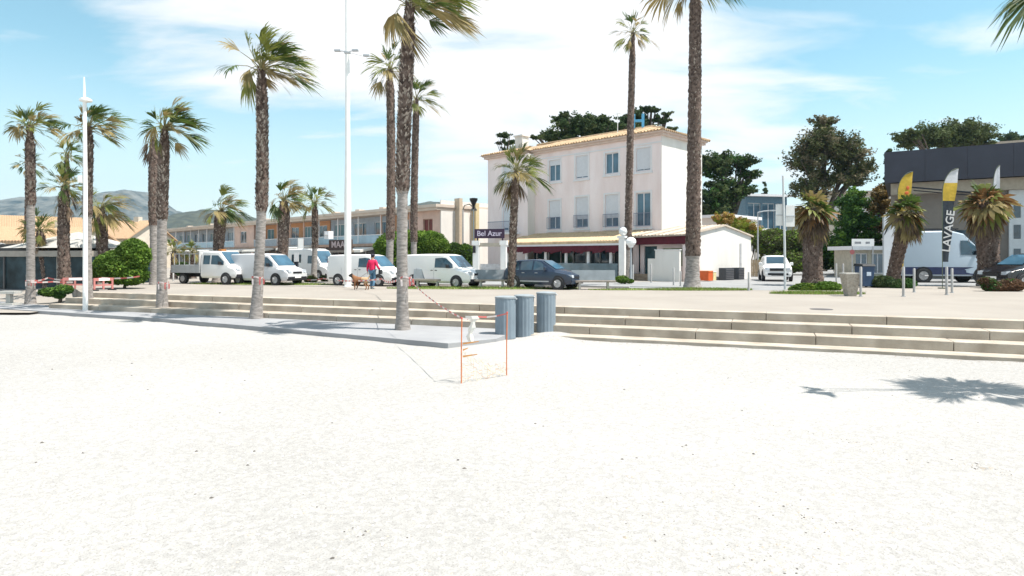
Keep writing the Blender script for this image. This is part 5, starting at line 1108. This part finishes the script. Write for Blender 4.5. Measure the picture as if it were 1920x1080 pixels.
def van_extra(t, sp, sy):
    for s in (-1, 1):
        for x in (-.15, .15): g = MB(); y = s*(sy(x, 1.0)+.012); g.box(x-.07, x+.07, y-.012, y+.012, .98, 1.02); g.build('door_handle', M_black, t)
    sp('side_moulding', [(-2.2, .42), (-2.2, .50), (-1.7, .50), (-1.7, .42)], M_black, .008)
    g = MB()
    for s in (-1, 1):
        for x in (-1.25, .0): 
            for z in range(8): zz = .36+z*.095; y = s*(sy(x, zz)+.0); g.box(x-.006, x+.006, y-.004, y+.004, zz, zz+.09)
    g.build('door_seam', mk('seam_grey', (.25, .25, .26), .6), t)
def van(px, y1, rz, label, sc_=.9, paint=None, name='panel_van', Y=None, p=None):
    return vehicle(name, p or G(px, y1), R(rz), label, 'van', van_st, (-1.5, 1.55), paint or vans_white, 0, [van_pane], (5, 4), (0, 1), sc_, .33, True, .84, extra=van_extra, mirror=(1.0, 1.14))
van(831, 538, -29, 'white panel van parked facing right, between the nearest palm and the hotel sign', .905)
van(688, 535, -24, 'white panel van behind the person in the red jacket', .90)
van(502, 533, -24, 'silver van parked behind the second beach palm', .93, van_silver)
# tall camper behind
tall_st = [(-2.6, .35, 1.35, 2.45, .90, .80), (-2.4, .30, 1.35, 2.58, .98, .88), (.3, .30, 1.35, 2.60, .98, .88), (.9, .30, 1.30, 2.45, .98, .84), (1.85, .30, 1.15, 1.32, .97, .82), (2.5, .32, .98, 1.08, .92, .74), (2.72, .34, .80, .90, .84, .62)]
vehicle('camper_van', XY(590, 47), R(-35), 'tall white camper van behind the thin palm', 'van', tall_st, (-1.6, 1.75), vans_white, 0, [[(-1.9, 1.4), (-1.9, 2.1), (-.6, 2.1), (-.6, 1.4)], [(.3, 1.35), (.3, 2.0), (.8, 2.0), (1.5, 1.5), (1.55, 1.32)]], (4, 3), (0, 1), .85, .36, True, .95, mirror=(1.3, 1.35))
# large delivery van at right
def big_extra(t, sp, sy):
    sp('sill_stripe', [(-1.6, .42), (-1.6, .80), (2.5, .80), (2.5, .42)], mk('navy_stripe', (.03, .04, .10), .4), .008)
    g = MB(); g.box(-1.4, 1.0, -.75, -.70, 2.72, 2.78); g.box(-1.4, 1.0, .70, .75, 2.72, 2.78)
    for x in (-1.3, -.2, .9): g.box(x-.02, x+.02, -.7, .7, 2.66, 2.72)
    g.build('roof_rack', M_black, t)
big_st = [(-1.75, .40, 1.4, 2.50, .95, .84), (-1.6, .34, 1.4, 2.64, 1.0, .90), (.6, .34, 1.4, 2.66, 1.0, .90), (1.2, .34, 1.36, 2.50, 1.0, .86), (2.25, .34, 1.22, 1.42, 1.0, .84), (2.85, .36, 1.02, 1.12, .95, .74), (3.05, .38, .82, .94, .86, .62)]
big_shaded = mk('van_white_blue_shade', (.42, .50, .58), .35, .03, 1, spec=.5)  # white van; the blue shade on it is put into the paint colour
vehicle('delivery_van', XY(1744, 41), R(-10), 'white high roofed delivery van, blue shade in its colour, parked before the shop', 'van', big_st, (-.75, 2.0), big_shaded, 0, [[(1.0, 1.42), (1.0, 2.15), (1.35, 2.15), (1.98, 1.65), (2.05, 1.42)]], (4, 3), (0, 1), 1.22, .36, True, 1.0, extra=big_extra, mirror=(1.7, 1.45))
# flatbed truck with crew cab
def truck():
    cab = [(-.55, .42, 1.25, 2.05, .90, .80), (-.45, .40, 1.25, 2.12, .93, .82), (.9, .40, 1.22, 2.10, .93, .80), (1.7, .40, 1.12, 1.25, .92, .78), (2.15, .42, 1.0, 1.08, .88, .70), (2.3, .44, .85, .93, .80, .60)]
    def ex(t, sp, sy):
        st_ = mk('tray_grey', (.42, .43, .44), .6, .1)
        g = MB(); g.box(-3.1, -.62, -.98, .98, .72, .84); bed = g.build('flatbed', st_, t)
        for (a, b, c, d) in ((-3.1, -3.06, -.98, .98), (-3.055, -.62, -.98, -.94), (-3.055, -.62, .94, .98)): g = MB(); g.box(a, b, c, d, .843, 1.22); g.build('drop_side', st_, bed)
        g = MB(); g.box(-.70, -.62, -.96, .96, .843, 2.15); 
        for i in range(5): g.box(-2.9+i*.45, -2.86+i*.45, -.93, -.90, 1.22, 1.95)
        g.box(-2.9, -.7, -.93, -.90, 1.92, 1.97); g.build('ladder_rack', mk('rack_pale', (.5, .5, .5), .5), bed)
        g = MB(); g.box(-3.0, -.5, -.35, .35, .45, .715); g.build('chassis', M_black, t)
        g = MB(); g.box(.2, .45, -.2, .2, 2.13, 2.26); g.build('beacon', mk('beacon_amber', (.35, .15, .05), .4), t)
        for s in (-1, 1):
            g = MB(); g.cyl((-2.15, s*.80, .34), (0, 1, 0), .34, .22, 22); w = g.build('wheel', M_dark, t, bevel=.02); g = MB(); g.cyl((-2.15, s*.92, .34), (0, 1, 0), .19, .02, 18); g.build('rim', mk('rim_silver', (.42, .42, .43), .35), w)
    vehicle('flatbed_truck', G(410, 532), R(-22), 'white crew cab flatbed truck parked behind the steps at left', 'truck', cab, (1.55,), vans_white, 0, [[(-.35, 1.28), (-.35, 1.85), (.2, 1.85), (.2, 1.28)], [(.32, 1.28), (.32, 1.85), (.85, 1.85), (1.32, 1.45), (1.36, 1.24)]], (3, 2), (0, 1), .92, .34, True, .95, extra=ex, mirror=(1.15, 1.25))
truck()
# dark blue hatchback
car_st = [(-2.05, .38, .85, .98, .72, .60), (-1.98, .30, .92, 1.12, .84, .66), (-1.72, .26, .96, 1.40, .88, .62), (-1.2, .24, .97, 1.56, .90, .62), (-.2, .24, .97, 1.60, .90, .62), (.25, .24, .96, 1.54, .90, .60), (1.12, .24, .93, 1.04, .89, .70), (1.75, .26, .82, .90, .84, .66), (2.05, .32, .66, .74, .74, .54)]
car_pane = [[(-1.62, 1.02), (-1.50, 1.32), (-1.1, 1.46), (-1.0, 1.02)], [(-.92, 1.02), (-.98, 1.48), (-.25, 1.51), (-.22, 1.02)], [(-.14, 1.02), (-.16, 1.51), (.18, 1.46), (.72, 1.12), (.76, 1.02)]]
def car_extra(t, sp, sy):
    for s in (-1, 1):
        for x in (-.75, .05): g = MB(); y = s*(sy(x, .9)+.012); g.box(x-.08, x+.08, y-.012, y+.012, .86, .89); g.build('door_handle', M_gray_metal, t)
    sp('sill_trim', [(-1.0, .40), (-1.0, .46), (.8, .46), (.8, .40)], M_gray_metal, .006)
blue_paint = mk('car_dark_blue', (.018, .030, .055), .2, .1, 1, spec=.7)
vehicle('hatchback_car', G(1018, 541), R(-30), 'dark blue hatchback parked between the two grey benches', 'car', car_st, (-1.32, 1.32), blue_paint, 0, car_pane, (6, 5), (1, 2), .93, .33, False, .70, extra=car_extra, mirror=(.62, 1.0), plate_z=.42)
black_paint = mk('car_black', (.012, .012, .015), .18, .1, 1, spec=.7)
vehicle('sedan_car', XY(1928, 33), R(192), 'black car cut off by the right edge beside the stocky palm', 'car', car_st, (-1.32, 1.32), black_paint, 0, car_pane, (6, 5), (1, 2), 1.12, .33, False, .70, extra=car_extra, mirror=(.62, 1.0))
suv_st = [(-2.05, .40, .95, 1.15, .78, .66), (-1.95, .34, 1.0, 1.45, .88, .72), (-1.6, .30, 1.03, 1.66, .90, .70), (-.2, .30, 1.03, 1.70, .91, .70), (.35, .30, 1.02, 1.62, .91, .67), (1.02, .30, 1.0, 1.13, .90, .72), (1.75, .32, .92, 1.02, .87, .70), (2.02, .36, .78, .88, .80, .60)]
suv_pane = [[(-1.5, 1.1), (-1.4, 1.5), (-.75, 1.56), (-.7, 1.1)], [(-.6, 1.1), (-.65, 1.56), (.25, 1.54), (.72, 1.2), (.75, 1.1)]]
def suv_extra(t, sp, sy):
    car_extra(t, sp, sy)
    g = MB(); g.box(2.03, 2.085, -.50, .50, .70, .86); g.build('upper_grille', M_black, t, bevel=.02)
    g = MB(); g.box(2.03, 2.09, -.62, .62, .42, .56); g.build('lower_grille', M_black, t, bevel=.02)
    g = MB(); g.box(-1.2, .1, -.62, -.58, 1.72, 1.76); g.box(-1.2, .1, .58, .62, 1.72, 1.76); g.build('roof_rail', M_gray_metal, t)
vehicle('suv_car', XY(1453, 43.5), R(-107), 'white compact suv driving towards the viewer on the side road', 'car', suv_st, (-1.3, 1.3), vans_white, 0, suv_pane, (5, 4), (0, 1), 1.0, .35, False, .82, extra=suv_extra, mirror=(.6, 1.05))

# ------------------------------------------------------------------ person and dog
def person():
    t = empty('person', G(698, 541.5), R(-12), 'person in red jacket, blue jeans and dark cap walking a dog, seen from behind', 'person')
    sk = mk('skin', (.42, .26, .19), .6, .06, 8); red = mk('jacket_red', (.62, .015, .085), .75, .15, 5); jn = mk('jeans_blue', (.06, .13, .22), .85, .25, 6, col2=(.10, .20, .30)); dk_ = mk('dark_hair', (.03, .025, .028), .7, .2)
    J = dict(pel=(0, 0, .93), sp=(0, .01, 1.12), ch=(0, .02, 1.32), nk=(0, .03, 1.46), hd=(0, .05, 1.56), ht=(0, .05, 1.66),
             ls=(-.17, .02, 1.39), le=(-.25, .0, 1.12), lw=(-.28, .06, .88), lh=(-.285, .08, .80),
             rs=(.17, .02, 1.39), re=(.30, -.03, 1.14), rw=(.36, .08, .96), rh=(.37, .13, .90),
             lhp=(-.09, 0, .88), lk=(-.08, .08, .50), la=(-.07, .0, .09), lt=(-.07, .16, .035),
             rhp=(.09, 0, .88), rk=(.10, .02, .49), ra=(.12, -.16, .12), rt=(.12, -.04, .035))
    def chain(name, keys, edges, rads, mat, lv=2): 
        idx = {k: i for i, k in enumerate(keys)}; return skin(name, [J[k] for k in keys], [(idx[a], idx[b]) for a, b in edges], rads, mat, t, lv)
    ks = ['pel', 'sp', 'ch', 'nk', 'hd', 'ht', 'ls', 'le', 'lw', 'lh', 'rs', 're', 'rw', 'rh', 'lhp', 'lk', 'la', 'lt', 'rhp', 'rk', 'ra', 'rt']
    ed = [('pel', 'sp'), ('sp', 'ch'), ('ch', 'nk'), ('nk', 'hd'), ('hd', 'ht'), ('ch', 'ls'), ('ls', 'le'), ('le', 'lw'), ('lw', 'lh'), ('ch', 'rs'), ('rs', 're'), ('re', 'rw'), ('rw', 'rh'),
          ('pel', 'lhp'), ('lhp', 'lk'), ('lk', 'la'), ('la', 'lt'), ('pel', 'rhp'), ('rhp', 'rk'), ('rk', 'ra'), ('ra', 'rt')]
    chain('body', ks, ed, [.12, .11, .13, .055, .085, .07, .05, .042, .03, .035, .05, .042, .03, .035, .085, .055, .04, .035, .085, .055, .04, .035], sk)
    for s, w, h in ((-1, 'lw', 'lh'), (1, 'rw', 'rh')):
        hv = Vector(J[h]); fw = (hv-Vector(J[w])).normalized()
        for i in range(4):
            o = Vector((s*.0, -.03+.02*i, 0)); a = hv+fw*.02+o; L_ = (.07, .078, .074, .06)[i]
            skin('finger', [a, a+fw*L_*.5, a+fw*L_*.85+Vector((-s*.02, 0, 0))], [(0, 1), (1, 2)], [.0095, .009, .0075], sk, t, 1)
        a = hv+Vector((0, .03, 0)); skin('thumb', [a-fw*.02, a+fw*.02+Vector((0, .025, 0)), a+fw*.05+Vector((0, .03, 0))], [(0, 1), (1, 2)], [.011, .01, .008], sk, t, 1)
    chain('jacket', ['sp', 'ch', 'nk', 'ls', 'le', 'lw', 'rs', 're', 'rw', 'pel'], [('sp', 'ch'), ('ch', 'nk'), ('ch', 'ls'), ('ls', 'le'), ('le', 'lw'), ('ch', 'rs'), ('rs', 're'), ('re', 'rw'), ('pel', 'sp')], [.175, .185, .075, .085, .068, .052, .085, .068, .052, .165], red)
    chain('trousers', ['pel', 'lhp', 'lk', 'la', 'rhp', 'rk', 'ra'], [('pel', 'lhp'), ('lhp', 'lk'), ('lk', 'la'), ('pel', 'rhp'), ('rhp', 'rk'), ('rk', 'ra')], [.135, .105, .075, .058, .105, .075, .058], jn)
    for a, b in (('la', 'lt'), ('ra', 'rt')):
        A, B = Vector(J[a]), Vector(J[b]); skin('shoe', [(A.x, A.y-.03, A.z-.04), ((A.x+B.x)/2, (A.y+B.y)/2, B.z+.015), B], [(0, 1), (1, 2)], [.05, .05, .04], mk('shoe_pale', (.3, .36, .38), .7), t, 1)
    skin('hair', [(0, .03, 1.56), (0, .04, 1.64), (0, .05, 1.70)], [(0, 1), (1, 2)], [.085, .105, .075], dk_, t)
    g = MB(); g.sphere((0, .05, 1.70), (.115, .125, .06), 14); g.hull([(-.08, .14, 1.675), (.08, .14, 1.675), (.06, .23, 1.665), (-.06, .23, 1.665)], [(-.08, .14, 1.69), (.08, .14, 1.69), (.06, .23, 1.675), (-.06, .23, 1.675)]); g.build('cap', mk('cap_dark', (.035, .03, .05), .8), t, smooth=40)
    g = MB(); g.sphere((0, .15, 1.585), (.016, .022, .026), 8); g.build('nose', sk, t)
    for s in (-1, 1):
        g = MB(); g.sphere((s*.035, .135, 1.615), .012, 8); g.build('eye', M_white, t); g = MB(); g.sphere((s*.095, .05, 1.60), (.014, .03, .036), 8); g.build('ear', sk, t)
    g = MB(); g.sphere((0, .135, 1.54), (.03, .01, .008), 8); g.build('mouth', mk('lips', (.35, .12, .1), .6), t)
    return t
person()
g = MB(); c = G(698, 541.5); b = empty('shoulder_bag', c+Vector((.42, 0, .86)), R(-12), 'small black bag held by the person in red', 'bag')
g.box(-.06, .06, -.14, .12, -.12, .1); g.build('pouch', M_black, b, bevel=.02); g = MB(); g.tube([(0, -.08, .1), (-.03, 0, .22), (0, .08, .1)], .012, 6); g.build('handle', M_black, b)
def dog():
    t = empty('dog', G(676, 543.5), 0, 'brown dog with a dark head on a leash, facing left beside the person', 'dog')
    V = [(.26, 0, .52), (.0, 0, .50), (-.22, 0, .50), (-.36, 0, .64), (-.45, 0, .72), (-.58, 0, .68),   # hip belly chest neck head muzzle
         (-.24, -.10, .40), (-.26, -.10, .24), (-.25, -.10, .07), (-.29, -.10, .03), (-.20, .10, .40), (-.16, .10, .24), (-.20, .10, .07), (-.24, .10, .03),
         (.27, -.10, .42), (.20, -.10, .27), (.31, -.10, .18), (.29, -.10, .03), (.30, .10, .42), (.26, .10, .27), (.38, .10, .18), (.36, .10, .03), (.40, 0, .60), (.47, 0, .74),
         (-.41, -.06, .80), (-.41, .06, .80), (.23, -.1, .02), (.31, .1, .02)]
    E = [(0, 1), (1, 2), (2, 3), (3, 4), (4, 5), (2, 6), (6, 7), (7, 8), (8, 9), (2, 10), (10, 11), (11, 12), (12, 13), (0, 14), (14, 15), (15, 16), (16, 17), (17, 26), (0, 18), (18, 19), (19, 20), (20, 21), (21, 27), (0, 22), (22, 23), (4, 24), (4, 25)]
    Rr = [.12, .125, .15, .085, .085, .045, .065, .04, .028, .026, .065, .04, .028, .026, .08, .05, .03, .026, .08, .05, .03, .026, .03, .016, .022, .022, .024, .024]
    skin('body', V, E, Rr, [mk('dog_brown', (.22, .10, .045), .85, .3, 6), mk('dog_dark', (.035, .028, .025), .85, .2), mk('dog_tan', (.42, .28, .16), .85, .2, 5)], t, 2, lambda c: 1 if c.x < -.37 and c.z > .58 else (2 if c.x > .05 and c.z > .3 else 0))
    g = MB(); g.tube([(-.33, .09, .62), (-.40, 0, .72), (-.33, -.09, .64), (-.30, 0, .54), (-.33, .09, .62)], .012, 6); g.build('collar', M_black, t)
    for s in (-1, 1): g = MB(); g.sphere((-.50, s*.06, .745), .011, 8); g.build('eye', M_black, t)
    return t
dog()
g = MB(); a = G(676, 543.5)+Vector((-.33, 0, .64)); b_ = G(698, 541.5)+Vector((-.28, .05, .80)); g.tube([a, a.lerp(b_, .5)-UP*.12, b_], .008, 5)
tag(g.build('dog_leash', M_black), 'thin dark leash between the dog and the person in red', 'leash')

# ------------------------------------------------------------------ haze over the far hills
g = MB(); g.box(-3400, 3400, -1000, 3500, -2.2, 420); hz_m = bpy.data.materials.new('haze_air'); hz_m.use_nodes = True; nt = hz_m.node_tree; nt.nodes.clear()
o_ = nt.nodes.new('ShaderNodeOutputMaterial'); pv = nt.nodes.new('ShaderNodeVolumePrincipled'); pv.inputs['Density'].default_value = HAZE_D; pv.inputs['Color'].default_value = (.40, .72, 1, 1); pv.inputs['Anisotropy'].default_value = .3
nt.links.new(pv.outputs[0], o_.inputs['Volume']); h = g.build('haze', hz_m); tag(h, kind='stuff')
